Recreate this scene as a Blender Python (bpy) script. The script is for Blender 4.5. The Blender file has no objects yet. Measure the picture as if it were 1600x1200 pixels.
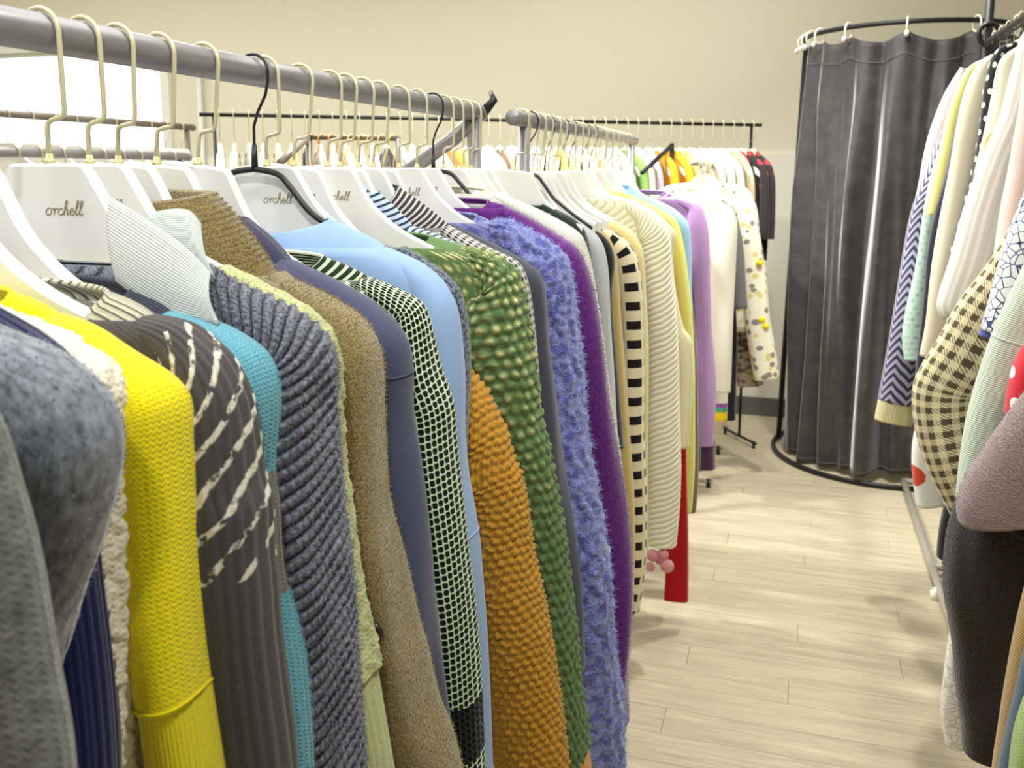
import bpy, math, random
import numpy as np
from mathutils import Vector
random.seed(7); rng = np.random.default_rng(7)
S = bpy.context.scene
COL = S.collection

# ------------------------------------------------------------------ camera
F = 1400.0; CXP, CYP = 800.0, 488.0; CAMH = 1.45
PIT = math.atan(218 / F); YAW = math.atan(450 / F * math.cos(PIT))
cam = bpy.data.objects.new('camera', bpy.data.cameras.new('camera')); COL.objects.link(cam)
cam.location = (0, 0, CAMH); cam.rotation_euler = (math.pi / 2 - PIT, 0, YAW)
cam.data.sensor_width = 36; cam.data.lens = F / 1600 * 36; cam.data.shift_y = (CYP - 600) / 1600
cam.data.clip_start = 0.02
cam.data.dof.use_dof = True; cam.data.dof.focus_distance = 1.15; cam.data.dof.aperture_fstop = 10
S.camera = cam

# ------------------------------------------------------------------ world, lamps, exposure
S.view_settings.view_transform = 'Standard'; S.view_settings.look = 'None'
S.view_settings.gamma = 1; S.view_settings.use_curve_mapping = False
S.view_settings.exposure = 0.27
w = bpy.data.worlds.new('daylight'); S.world = w; w.use_nodes = True
bg = w.node_tree.nodes['Background']; bg.inputs[0].default_value = (0.95, 1.0, 0.98, 1); bg.inputs[1].default_value = 2.6

def spot(name, loc, target, power, angle, size, col=(0.98, 0.98, 0.92), blend=0.6):
    l = bpy.data.lights.new(name, 'SPOT'); l.energy = power; l.spot_size = math.radians(angle)
    l.spot_blend = blend; l.shadow_soft_size = size; l.color = col
    o = bpy.data.objects.new(name, l); COL.objects.link(o); o.location = loc
    d = Vector(target) - Vector(loc); o.rotation_euler = d.to_track_quat('-Z', 'Y').to_euler()
def panel_light(name, loc, sx, sy, power, col=(0.98, 0.99, 0.95)):
    l = bpy.data.lights.new(name, 'AREA'); l.shape = 'RECTANGLE'; l.size = sx; l.size_y = sy
    l.energy = power; l.color = col
    o = bpy.data.objects.new(name, l); COL.objects.link(o); o.location = loc
spot('ceiling_spot_behind', (0.25, -1.0, 2.95), (-0.68, 0.85, 1.5), 105, 36, 0.1, blend=1.0)
spot('ceiling_spot_aisle', (0.55, 0.75, 2.95), (-0.45, 1.1, 1.15), 64, 95, 0.08)
spot('ceiling_spot_aisle_far', (0.25, 3.3, 2.95), (0.25, 3.6, 0), 115, 95, 0.06)
spot('ceiling_spot_rack', (-1.45, 3.0, 2.95), (-0.4, 3.3, 0.3), 210, 100, 0.05)
spot('ceiling_spot_near', (-0.95, 0.25, 2.95), (-0.55, 0.9, 1.3), 22, 100, 0.08)
spot('ceiling_spot_right', (-0.25, 2.4, 2.95), (0.6, 2.4, 1.0), 26, 95, 0.08)
spot('ceiling_spot_curtain', (-0.1, 3.2, 2.95), (0.45, 4.6, 0.9), 75, 70, 0.08)
panel_light('ceiling_panel_a', (-3.0, 3.3, 3.12), 2.4, 1.2, 62)
panel_light('ceiling_panel_b', (-0.3, 1.6, 3.12), 1.8, 1.2, 22)
panel_light('ceiling_panel_c', (-2.6, 0.0, 3.12), 2.4, 1.2, 40)
panel_light('ceiling_panel_d', (-0.6, 4.1, 3.12), 2.0, 0.8, 26)
panel_light('back_wall_fill', (-5.0, 3.9, 3.12), 2.0, 1.2, 20)  # unseen fill light, added to brighten the left end of the back wall

# ------------------------------------------------------------------ helpers
cp, sp, ca, sa = math.cos(PIT), math.sin(PIT), math.cos(YAW), math.sin(YAW)
RV = (ca, sa, 0); FV = (-sa * cp, ca * cp, -sp); UV_ = (-sa * sp, ca * sp, cp)
def ray(x, y):
    a = (x - CXP) / F; b = -(y - CYP) / F
    return [FV[i] + a * RV[i] + b * UV_[i] for i in range(3)]
def at(x, y, Y):                          # point of the vertical plane Y that shows at that pixel
    d = ray(x, y); t = Y / d[1]; return (d[0] * t, Y, CAMH + d[2] * t)
def lin(c):
    return tuple(((v / 255) / 12.92 if v <= 10 else (((v / 255) + 0.055) / 1.055) ** 2.4) for v in c) + (1,)

def tag(o, label=None, cat=None, group=None, kind=None):
    if label: o['label'] = label
    if cat: o['category'] = cat
    if group: o['group'] = group
    if kind: o['kind'] = kind
    return o
def empty(name, loc=(0, 0, 0), label=None, cat=None, group=None):
    o = bpy.data.objects.new(name, None); COL.objects.link(o); o.location = loc; o.empty_display_size = 0.05
    return tag(o, label, cat, group)
def link(name, me, mat=None, parent=None, world=True):
    o = bpy.data.objects.new(name, me); COL.objects.link(o)
    if mat is not None and not me.materials: me.materials.append(mat)
    if parent is not None:
        o.parent = parent
        if world:
            p = parent; off = Vector((0, 0, 0))
            while p is not None: off += p.location; p = p.parent
            o.location = -off                 # mesh coordinates are world ones, parents only translate
    return o
def mesh_np(name, V, Q, uv=None, smooth=True):
    me = bpy.data.meshes.new(name); V = np.asarray(V, np.float32); Q = np.asarray(Q, np.int32)
    n = Q.shape[1]
    me.vertices.add(len(V)); me.vertices.foreach_set('co', V.ravel())
    me.loops.add(Q.size); me.loops.foreach_set('vertex_index', Q.ravel())
    me.polygons.add(len(Q)); me.polygons.foreach_set('loop_start', np.arange(0, Q.size, n, dtype=np.int32))
    me.polygons.foreach_set('loop_total', np.full(len(Q), n, np.int32))
    if uv is not None:
        l = me.uv_layers.new(name='UVMap'); l.data.foreach_set('uv', np.asarray(uv, np.float32).ravel())
    me.polygons.foreach_set('use_smooth', np.full(len(Q), smooth)); me.update(calc_edges=True); me.validate()
    return me
def grid_mesh(name, P, U=None, V=None, wrap=True, smooth=True):
    """P (N,M,3); wrapped round the M axis when wrap; U,V (N,M+1 or M) give the uv in metres"""
    N, M = P.shape[:2]; idx = np.arange(N * M).reshape(N, M)
    if wrap: a = idx[:-1]; b = np.roll(idx, -1, 1)[:-1]; c = np.roll(idx, -1, 1)[1:]; d = idx[1:]
    else: a = idx[:-1, :-1]; b = idx[:-1, 1:]; c = idx[1:, 1:]; d = idx[1:, :-1]
    Q = np.stack([a, d, c, b], -1).reshape(-1, 4); uv = None
    if U is not None:
        if wrap: ua, ub = U[:, :-1], U[:, 1:]; va = V[:, :-1]
        else: ua, ub = U[:, :-1], U[:, 1:]; va = V[:, :-1]
        uv = np.stack([np.stack([ua[:-1], va[:-1]], -1), np.stack([ua[1:], va[1:]], -1),
                       np.stack([ub[1:], va[1:]], -1), np.stack([ub[:-1], va[:-1]], -1)], 2).reshape(-1, 2)
    return mesh_np(name, P.reshape(-1, 3), Q, uv, smooth)
class MB:
    """collects small solids into one mesh"""
    def __init__(s): s.v = []; s.f = []
    def add(s, v, f):
        o = len(s.v); s.v += [tuple(p) for p in v]; s.f += [tuple(i + o for i in q) for q in f]; return s
    def box(s, x0, x1, y0, y1, z0, z1):
        v = [(x, y, z) for x in (x0, x1) for y in (y0, y1) for z in (z0, z1)]
        return s.add(v, [(0, 1, 3, 2), (4, 6, 7, 5), (0, 4, 5, 1), (2, 3, 7, 6), (0, 2, 6, 4), (1, 5, 7, 3)])
    def tube(s, pts, r, n=10, cap=True, flat=1.0):
        pts = [Vector(p) for p in pts]; v = []; f = []; k = len(pts); up = None
        rr = r if isinstance(r, (list, tuple)) else [r] * k
        for i, p in enumerate(pts):
            t = (pts[min(i + 1, k - 1)] - pts[max(i - 1, 0)]).normalized()
            if up is None:
                up = t.cross(Vector((0, 1, 0)));
                if up.length < 0.1: up = t.cross(Vector((1, 0, 0)))
                up.normalize()
            up = (up - t * up.dot(t)).normalized(); b = t.cross(up)
            for j in range(n):
                a = 2 * math.pi * j / n; v.append(p + up * rr[i] * math.cos(a) + b * rr[i] * flat * math.sin(a))
        for i in range(k - 1):
            for j in range(n): f.append((i * n + j, i * n + (j + 1) % n, (i + 1) * n + (j + 1) % n, (i + 1) * n + j))
        if cap: f.append(tuple(range(n))[::-1]); f.append(tuple((k - 1) * n + j for j in range(n)))
        return s.add(v, f)
    def build(s, name, mat=None, parent=None, smooth=True, world=True):
        me = bpy.data.meshes.new(name); me.from_pydata(s.v, [], s.f)
        me.polygons.foreach_set('use_smooth', [smooth] * len(me.polygons)); me.update()
        return link(name, me, mat, parent, world)
def auto_smooth(o, ang=40):
    o.data.set_sharp_from_angle(angle=math.radians(ang)); return o

# ------------------------------------------------------------------ shader expressions
class X:
    def __init__(s, nt, k): s.nt = nt; s.k = k
    def op(s, o, *a):
        n = s.nt.nodes.new('ShaderNodeMath'); n.operation = o
        for i, q in enumerate((s,) + a):
            if isinstance(q, X): s.nt.links.new(q.k, n.inputs[i])
            else: n.inputs[i].default_value = q
        return X(s.nt, n.outputs[0])
    def __add__(s, o): return s.op('ADD', o)
    def __sub__(s, o): return s.op('SUBTRACT', o)
    def __mul__(s, o): return s.op('MULTIPLY', o)
    def __truediv__(s, o): return s.op('DIVIDE', o)
    def __pow__(s, o): return s.op('POWER', o)
    def lt(s, o): return s.op('LESS_THAN', o)
    def gt(s, o): return s.op('GREATER_THAN', o)
    def frac(s): return s.op('FRACT')
    def floor(s): return s.op('FLOOR')
    def abs(s): return s.op('ABSOLUTE')
    def sin(s): return s.op('SINE')
    def max(s, o): return s.op('MAXIMUM', o)
    def min(s, o): return s.op('MINIMUM', o)
    def clamp(s): return s.op('MAXIMUM', 0.0).op('MINIMUM', 1.0)
    def ramp(s, a, b): return ((s - a) * (1.0 / (b - a))).clamp()
def mixc(nt, fac, a, b):
    n = nt.nodes.new('ShaderNodeMix'); n.data_type = 'RGBA'
    if isinstance(fac, X): nt.links.new(fac.k, n.inputs[0])
    else: n.inputs[0].default_value = fac
    for i, q in ((6, a), (7, b)):
        if isinstance(q, tuple): n.inputs[i].default_value = q
        else: nt.links.new(q, n.inputs[i])
    return n.outputs[2]
def noise(nt, vec, scale, detail=2.0, rough=0.5, out=0):
    n = nt.nodes.new('ShaderNodeTexNoise'); n.inputs['Scale'].default_value = scale
    n.inputs['Detail'].default_value = detail; n.inputs['Roughness'].default_value = rough
    if vec is not None: nt.links.new(vec, n.inputs['Vector'])
    return X(nt, n.outputs[out])
def voro(nt, vec, scale, feature='F1', out='Distance'):
    n = nt.nodes.new('ShaderNodeTexVoronoi'); n.feature = feature; n.inputs['Scale'].default_value = scale
    if vec is not None: nt.links.new(vec, n.inputs['Vector'])
    return n.outputs[out]
def new_mat(name):
    m = bpy.data.materials.new(name); m.use_nodes = True
    nt = m.node_tree; return m, nt, nt.nodes['Principled BSDF']
def plain(name, col, rough=0.5, metal=0.0, spec=0.5, bump=0, bscale=60, var=0.0):
    m, nt, b = new_mat(name); c = lin(col)
    b.inputs['Base Color'].default_value = c; b.inputs['Roughness'].default_value = rough
    b.inputs['Metallic'].default_value = metal; b.inputs['Specular IOR Level'].default_value = spec
    tc = nt.nodes.new('ShaderNodeTexCoord').outputs['Object']
    if var:
        c2 = tuple(v * (1 - var) for v in c[:3]) + (1,)
        nt.links.new(mixc(nt, noise(nt, tc, bscale, 3), c2, c), b.inputs['Base Color'])
    if bump:
        bn = nt.nodes.new('ShaderNodeBump'); bn.inputs['Strength'].default_value = bump; bn.inputs['Distance'].default_value = 0.002
        nt.links.new(noise(nt, tc, bscale, 4).k, bn.inputs['Height']); nt.links.new(bn.outputs[0], b.inputs['Normal'])
    return m

def fabric(name, col, pat='plain', col2=None, p=0.005, bands=(), mel=0.25, nscale=260, bump=0.5, sheen=0.3, rough=0.92,
           vlim=None, col3=None, streak=1.0, dist=0.0015):
    m, nt, b = new_mat(name)
    uvn = nt.nodes.new('ShaderNodeUVMap'); sx = nt.nodes.new('ShaderNodeSeparateXYZ'); nt.links.new(uvn.outputs[0], sx.inputs[0])
    u, v = X(nt, sx.outputs[0]), X(nt, sx.outputs[1])
    mp = nt.nodes.new('ShaderNodeMapping'); nt.links.new(uvn.outputs[0], mp.inputs[0]); mp.inputs['Scale'].default_value = (1, streak, 1)
    nz = noise(nt, mp.outputs[0], nscale, 3, 0.6)
    A = lin(col); B = lin(col2) if col2 else A; base = A; h = nz; PI = math.pi
    for (v0, v1, bc) in bands:
        base = mixc(nt, v.gt(v0) * v.lt(v1), base, lin(bc))
    mask = None
    if pat == 'knit':
        x = (u / p).frac() - 0.5; ph = (v / (p * 0.8) + x.abs() * 1.1).frac()
        h = ((ph * 2 - 1).abs() * -1 + 1) * (x.abs() * -1.6 + 1) + nz * 0.3
        if col2: mask = h.ramp(0.65, 0.25)
    elif pat == 'rib':
        h = (u * (PI / p)).sin().abs() + nz * 0.25
        if col2: mask = (u * (PI / p)).sin().abs().ramp(0.55, 0.3)
    elif pat == 'ribv':
        h = (v * (PI / p)).sin().abs() + nz * 0.2
        if col2: mask = (v * (PI / p)).sin().abs().ramp(0.6, 0.3)
    elif pat == 'diagrib':
        h = ((u * 0.5 + v) * (PI / p)).sin().abs() + nz * 0.35
        if col2: mask = ((u * 0.5 + v) * (PI / p)).sin().abs().ramp(0.6, 0.2)
    elif pat == 'mesh':
        gx = (u * (PI / p)).sin().abs(); gy = ((v * (PI / p)) + (u / p).floor() * 0.6).sin().abs()
        cell = (gx * gy); mask = cell.ramp(0.36, 0.22); h = mask + nz * 0.3
        for (v0, v1, bc) in bands: mask = mask * (v.gt(v0) * v.lt(v1) * -1 + 1)
    elif pat == 'spots':
        row = (v / p).floor(); off = (row * 0.5).frac()
        cx = ((u / p + off).frac() - 0.5); cy = ((v / p).frac() - 0.5)
        d = (cx * cx + cy * cy).op('SQRT') + (nz - 0.5) * 0.35; mask = d.ramp(0.46, 0.12) * noise(nt, uvn.outputs[0], 45, 2).ramp(0.38, 0.6); h = mask + nz * 0.5
        if vlim: mask = mask * (v - nz * 0.05).ramp(vlim[1], vlim[0])
    elif pat == 'dots':
        cx = ((u / p + (v / p).floor() * 0.5).frac() - 0.5); cy = ((v / p).frac() - 0.5)
        mask = (cx * cx + cy * cy).lt(0.05)
    elif pat == 'hound':
        su = (u / p).frac().lt(0.5); sv = (v / p).frac().lt(0.5); tw = ((u + v) / p * 4.0).frac().lt(0.5)
        mask = su * sv + (su - sv).abs() * tw * 0.75
    elif pat == 'chevron':
        mask = ((v / p) + ((u / 0.07 + 0.5).frac() - 0.5).abs() * 3.0).frac().lt(0.5)
    elif pat == 'stripev':
        mask = (v / p).frac().lt(0.4)
    elif pat == 'stripeu':
        mask = (u / p).frac().lt(0.42); h = (v * (PI / 0.003)).sin().abs() + nz * 0.3
    elif pat == 'ladder':
        mask = (v / p).frac().lt(0.45) * (u / 0.05).frac().lt(0.72)
    elif pat == 'slash':
        s_ = (u * 0.9 + v + nz * 0.004) / p; mask = (s_.frac() - 0.5).abs().ramp(0.15, 0.09) * noise(nt, uvn.outputs[0], 75, 3).ramp(0.42, 0.5)
        if vlim: mask = mask * v.lt(vlim[1]) * v.gt(vlim[0])
        h = (u * (PI / 0.011)).sin().abs() * 0.8 + mask * 0.6 + nz * 0.2
    elif pat == 'floral':
        d = X(nt, voro(nt, uvn.outputs[0], p)); mask = (d + nz * 0.15).lt(0.42)
        if col3:
            cl = nt.nodes.new('ShaderNodeSeparateColor'); nt.links.new(voro(nt, uvn.outputs[0], p, 'F1', 'Color'), cl.inputs[0])
            B = mixc(nt, X(nt, cl.outputs[0]).gt(0.5), B, lin(col3))
    elif pat == 'crackle':
        mask = (X(nt, voro(nt, uvn.outputs[0], p, 'DISTANCE_TO_EDGE'))).lt(0.05)
    elif pat == 'camo':
        mask = noise(nt, mp.outputs[0], p, 2).ramp(0.47, 0.56)
    if mask is not None: base = mixc(nt, mask.clamp(), base, B)
    if mel:
        n = nt.nodes.new('ShaderNodeHueSaturation'); nt.links.new(((nz - 0.5) * (3.8 * mel) + 1).k, n.inputs['Value'])
        if isinstance(base, tuple): n.inputs['Color'].default_value = base
        else: nt.links.new(base, n.inputs['Color'])
        base = n.outputs[0]
    if isinstance(base, tuple): b.inputs['Base Color'].default_value = base
    else: nt.links.new(base, b.inputs['Base Color'])
    b.inputs['Roughness'].default_value = rough; b.inputs['Specular IOR Level'].default_value = 0.25
    b.inputs['Sheen Weight'].default_value = sheen; b.inputs['Sheen Roughness'].default_value = 0.4
    if bump:
        bn = nt.nodes.new('ShaderNodeBump'); bn.inputs['Strength'].default_value = bump; bn.inputs['Distance'].default_value = dist
        nt.links.new(h.k, bn.inputs['Height']); nt.links.new(bn.outputs[0], b.inputs['Normal'])
    return m

# ------------------------------------------------------------------ room
def wall_mat(name, col):
    return plain(name, col, 0.85, 0, 0.2, 0.15, 90, 0.03)
M_WALL = wall_mat('painted_wall', (220, 216, 195)); M_WHITE = wall_mat('white_panel', (232, 228, 214))
M_CEIL = wall_mat('ceiling_paint', (240, 238, 230)); M_BASE = plain('dark_baseboard', (92, 92, 88), 0.5)
M_FRAME = plain('window_frame_white', (225, 226, 220), 0.4)
X0, X1, Y0, Y1, ZC = -6.6, 3.2, -2.2, 5.5, 3.2
def struct(o): o['kind'] = 'structure'; return o
WX0, WX1, WZ0, WZ1 = -6.45, -4.36, 0.5, 2.34
wb = MB()
wb.box(X0, WX0, Y1, Y1 + 0.14, 0, ZC).box(WX1, X1, Y1, Y1 + 0.14, 0, ZC).box(WX0, WX1, Y1, Y1 + 0.14, 0, WZ0).box(WX0, WX1, Y1, Y1 + 0.14, WZ1, ZC)
struct(wb.build('wall_back', M_WALL, smooth=False))
struct(MB().box(X0 - 0.14, X0, Y0, Y1, 0, ZC).build('wall_left', M_WALL, smooth=False))
struct(MB().box(X1, X1 + 0.14, Y0, Y1, 0, ZC).build('wall_right', M_WALL, smooth=False))
struct(MB().box(X0, X1, Y0 - 0.14, Y0, 0, ZC).build('wall_front', M_WALL, smooth=False))
struct(MB().box(X0, X1, Y0, Y1, ZC, ZC + 0.1).build('ceiling', M_CEIL, smooth=False))
struct(MB().box(WX1 + 0.12, X1, Y1 - 0.025, Y1, 0.11, 1.56).build('trim_1', M_WHITE, smooth=False))
struct(MB().box(X0, X1, Y1 - 0.045, Y1 - 0.0255, 0, 0.11).build('baseboard_back', M_BASE, smooth=False))
win = struct(MB().box(WX0 - 0.06, WX1 + 0.06, Y1 - 0.03, Y1, WZ1, WZ1 + 0.07).box(WX0 - 0.06, WX1 + 0.06, Y1 - 0.05, Y1, WZ0 - 0.06, WZ0)
             .box(WX1, WX1 + 0.07, Y1 - 0.03, Y1, WZ0, WZ1).box(WX0 - 0.06, WX0, Y1 - 0.03, Y1, WZ0, WZ1).build('window_1', M_FRAME, smooth=False))
gm, gnt, gb = new_mat('window_glass'); gb.inputs['Transmission Weight'].default_value = 1; gb.inputs['Roughness'].default_value = 0.02; gb.inputs['IOR'].default_value = 1.1
for i in range(1):
    xa = WX0
    MB().box(xa + 0.03, xa + (WX1 - WX0) - 0.03, Y1 + 0.05, Y1 + 0.056, WZ0 + 0.03, WZ1 - 0.03).build('pane', gm, win, smooth=False)
    MB().box(xa, xa + 0.03, Y1 + 0.03, Y1 + 0.08, WZ0, WZ1).box(xa + (WX1 - WX0) - 0.03, xa + (WX1 - WX0), Y1 + 0.03, Y1 + 0.08, WZ0, WZ1)\
        .box(xa, xa + (WX1 - WX0), Y1 + 0.03, Y1 + 0.08, WZ0, WZ0 + 0.03).box(xa, xa + (WX1 - WX0), Y1 + 0.03, Y1 + 0.08, WZ1 - 0.03, WZ1).build('sash', M_FRAME, win, smooth=False)
struct(MB().tube([(-4.02, Y1 - 0.05, 0), (-4.02, Y1 - 0.05, 2.28)], 0.02, 10).build('trim_2', M_FRAME))

# floor: planks run across the aisle; singly where they can be picked apart
def wood(name, tone):
    m, nt, b = new_mat(name)
    tc = nt.nodes.new('ShaderNodeTexCoord'); oi = nt.nodes.new('ShaderNodeObjectInfo')
    mp = nt.nodes.new('ShaderNodeMapping'); nt.links.new(tc.outputs['Object'], mp.inputs[0]); mp.inputs['Scale'].default_value = (1.3, 17, 1)
    ad = nt.nodes.new('ShaderNodeVectorMath'); ad.operation = 'ADD'; nt.links.new(mp.outputs[0], ad.inputs[0])
    cb = nt.nodes.new('ShaderNodeCombineXYZ'); r = X(nt, oi.outputs['Random']); nt.links.new((r * 40).k, cb.inputs[0]); nt.links.new((r * 77).k, cb.inputs[1])
    nt.links.new(cb.outputs[0], ad.inputs[1])
    n1 = noise(nt, ad.outputs[0], 1.6, 5, 0.6); n2 = noise(nt, ad.outputs[0], 5.0, 4, 0.65); n3 = noise(nt, ad.outputs[0], 2.7, 5, 0.7)
    c = mixc(nt, n1.ramp(0.3, 0.7), lin(tuple(t * 0.84 for t in tone)), lin(tone))
    c = mixc(nt, n2.ramp(0.48, 0.72) * 0.7, c, lin((226, 212, 184)))
    c = mixc(nt, n3.ramp(0.5, 0.68) * 0.6, c, lin((168, 152, 126)))
    c = mixc(nt, r * 0.3, c, lin((214, 200, 172)))
    nt.links.new(c, b.inputs['Base Color']); b.inputs['Roughness'].default_value = 0.42
    bn = nt.nodes.new('ShaderNodeBump'); bn.inputs['Strength'].default_value = 0.12; bn.inputs['Distance'].default_value = 0.001
    nt.links.new(n2.k, bn.inputs['Height']); nt.links.new(bn.outputs[0], b.inputs['Normal'])
    return m
M_PLANK = wood('oak_laminate', (206, 193, 166))
fl = struct(MB().box(X0, X1, Y0, Y1, -0.05, -0.011).build('floor', plain('floor_underlay', (120, 108, 88), 0.8), smooth=False))
PW, PL = 0.118, 1.22
def plank_mesh(l):
    b_ = MB(); g = 0.0005; c = 0.0007
    x0, x1, y0, y1 = g, l - g, g, PW - g
    v = [(x0, y0, -0.011), (x1, y0, -0.011), (x1, y1, -0.011), (x0, y1, -0.011), (x0, y0, -c), (x1, y0, -c), (x1, y1, -c), (x0, y1, -c),
         (x0 + c, y0 + c, 0), (x1 - c, y0 + c, 0), (x1 - c, y1 - c, 0), (x0 + c, y1 - c, 0)]
    f = [(0, 1, 5, 4), (1, 2, 6, 5), (2, 3, 7, 6), (3, 0, 4, 7), (4, 5, 9, 8), (5, 6, 10, 9), (6, 7, 11, 10), (7, 4, 8, 11), (8, 9, 10, 11)]
    return v, f
pv, pf = plank_mesh(PL); pme = bpy.data.meshes.new('plank'); pme.from_pydata(pv, [], pf); pme.materials.append(M_PLANK)
rest = MB(); row = 0; y = Y0
while y + PW <= Y1 + 0.001:
    x = X0 - PL * ((row * 0.37 + (0.13 if row % 2 else 0)) % 1.0)
    while x < X1:
        if 1.5 < y < 5.35 and x + PL > -0.9 and x < 0.95:
            o = bpy.data.objects.new('plank', pme); COL.objects.link(o); o.location = (x, y, 0); o.parent = fl
        else:
            xa, xb = max(x, X0), min(x + PL, X1)
            if xb - xa > 0.02: v_, f_ = plank_mesh(xb - xa); rest.add([(a + xa, b_ + y, c_) for a, b_, c_ in v_], f_)
        x += PL
    y += PW; row += 1
tag(rest.build('plank_field', M_PLANK, fl, smooth=False), kind='stuff')

# ------------------------------------------------------------------ racks
M_RAIL = plain('grey_rail_paint', (152, 148, 152), 0.36, 0.35, 0.5, 0.1, 40, 0.12)
M_BLK = plain('black_steel', (30, 30, 32), 0.42, 0.3); M_TAUPE = plain('taupe_steel', (120, 112, 100), 0.45, 0.2)
M_GREYBAR = plain('pale_grey_steel', (178, 174, 160), 0.4, 0.2)
def frame_rack(label, ax, ay, bx, by, z, r, mat, group=None, splay=0.32, inset=(0.05, 0.05), name='clothes_rack'):
    """rail from (ax,ay) to (bx,by) at height z on two A-shaped end frames"""
    root = empty(name, ((ax + bx) / 2, (ay + by) / 2, 0), label, 'clothes rack', group)
    d = Vector((bx - ax, by - ay, 0)).normalized(); n = Vector((d.y, -d.x, 0))
    A, B = Vector((ax, ay, z)), Vector((bx, by, z))
    MB().tube([A, B], r, 16).build('rail', mat, root)
    for E_, sg, ins in ((A, 1, inset[0]), (B, -1, inset[1])):
        MB().tube([E_ + d * (-sg * 0.008), E_ + d * (sg * 0.012)], r * 1.06, 14).build('end_cap', mat, root)
        t = E_ + d * (sg * ins); f = t.copy(); f.z = 0.03
        MB().tube([t, f], r * 0.85, 10).build('post', mat, root)
        f0 = f + n * splay; f1 = f - n * splay
        MB().tube([f0, f1], r * 0.8, 10).build('foot_bar', mat, root)
        for q_, k_ in ((f0, -1), (f1, 1)):
            MB().tube([q_ + n * k_ * 0.02 - Vector((0, 0, 0.03)), q_ + n * k_ * 0.02 + Vector((0, 0, 0.01))], r * 0.95, 10).build('foot', M_BLK, root)
    return root
RX1, RX2, RX3, RXR = -0.69, -0.64, -0.42, 0.57
ZR = CAMH + 0.131
rk1 = frame_rack('grey tube rack in the foreground holding the yellow and mustard knits', RX1, 0.0, RX1, 1.93, ZR, 0.0185, M_RAIL, splay=0.2, inset=(0.05, 0.035))
MB().tube([(RX1, 1.885, ZR - 0.02), (RX1 - 0.05, 1.885, ZR - 0.06), (RX1 - 0.30, 1.885, ZR - 0.22)], 0.017, 12).build('sloping_arm', M_RAIL, rk1)
MB().tube([(RX1 + 0.012, 1.93, ZR + 0.005), (RX1 + 0.03, 1.945, ZR + 0.03), (RX1 + 0.02, 1.95, ZR + 0.05)], [0.012, 0.009, 0.004], 8).build('lock_lever', M_BLK, rk1)
frame_rack('grey tube rack further down the aisle holding the cream and lilac knits', RX2, 2.03, RX2, 3.62, ZR - 0.004, 0.018, M_RAIL, splay=0.1, inset=(0.08, 0.05))
frame_rack('short pale steel rack with white tops at the end of the aisle', RX3, 3.79, RX3, 4.66, 1.49, 0.011, M_GREYBAR, splay=0.1, inset=(0.3, 0.04))

# ------------------------------------------------------------------ hangers
M_HANG = plain('white_lacquered_wood', (240, 240, 238), 0.38, 0, 0.5, 0.12, 30, 0.03)
M_HOOK = plain('cream_lacquered_wire', (214, 208, 176), 0.35, 0.15); M_FER = plain('pale_brass_ferrule', (212, 202, 150), 0.35, 0.3)
M_INK = plain('gold_brown_print', (158, 142, 104), 0.6); M_BLKPL = plain('black_rubber_coat', (34, 33, 36), 0.4)
NZ = -0.122                                   # hanger top below the rail centre
def hook_pts(drop):
    r = 0.0222; P = []
    for i in range(15):
        a = math.radians(215 - 215 * i / 14); P.append((r * math.cos(a), 0, r * math.sin(a)))
    return P
def script_strokes():
    G = {'o': ([[(1, .5), (.85, .9), (.5, 1), (.15, .8), (0, .45), (.15, .1), (.5, 0), (.85, .15), (1, .5), (.95, .85), (1.35, .85)]], 1.25),
         'r': ([[(0, .75), (.25, .95), (.3, .75), (.28, 0)], [(.29, .5), (.5, .9), (.8, .95), (.85, .75)]], .95),
         'c': ([[(.85, .75), (.6, .98), (.25, .85), (.05, .5), (.2, .12), (.55, .0), (.95, .25)]], 1.0),
         'h': ([[(0, .3), (.4, 1.2), (.5, 1.9), (.3, 2.1), (.18, 1.7), (.15, 0)], [(.16, .5), (.4, .92), (.65, .9), (.68, .4), (.75, .05), (1.0, .2)]], 1.05),
         'e': ([[(0, .35), (.5, .5), (.75, .8), (.5, 1), (.15, .75), (.1, .35), (.35, .02), (.7, .05), (1.0, .4)]], 1.0),
         'l': ([[(0, .4), (.4, 1.2), (.52, 1.9), (.35, 2.1), (.2, 1.7), (.2, .3), (.4, 0), (.75, .3)]], .72)}
    out = []; x = 0
    for ch in 'orchell':
        st, adv = G[ch]
        for s in st: out.append([(x + a + 0.22 * b, b) for a, b in s])
        x += adv
    return out, x
def smooth_poly(P, n):
    P = np.array(P, float); k = len(P); t = np.linspace(0, k - 1, n); out = []
    for q in t:
        i = min(int(q), k - 2); f = q - i; p0 = P[max(i - 1, 0)]; p1 = P[i]; p2 = P[i + 1]; p3 = P[min(i + 2, k - 1)]
        out.append(0.5 * ((2 * p1) + (p2 - p0) * f + (2 * p0 - 5 * p1 + 4 * p2 - p3) * f * f + (3 * p1 - p0 - 3 * p2 + p3) * f ** 3))
    return np.array(out)
def hanger_outline(n=22):
    top = smooth_poly([(0, 0), (0.036, 0), (0.046, -0.004), (0.058, -0.022), (0.077, -0.050), (0.100, -0.070), (0.123, -0.085), (0.155, -0.099), (0.187, -0.109)], n)
    bot = smooth_poly([(0.184, -0.145), (0.160, -0.137), (0.135, -0.127), (0.105, -0.115), (0.060, -0.100), (0, -0.094)], n)
    return top, bot
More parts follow.
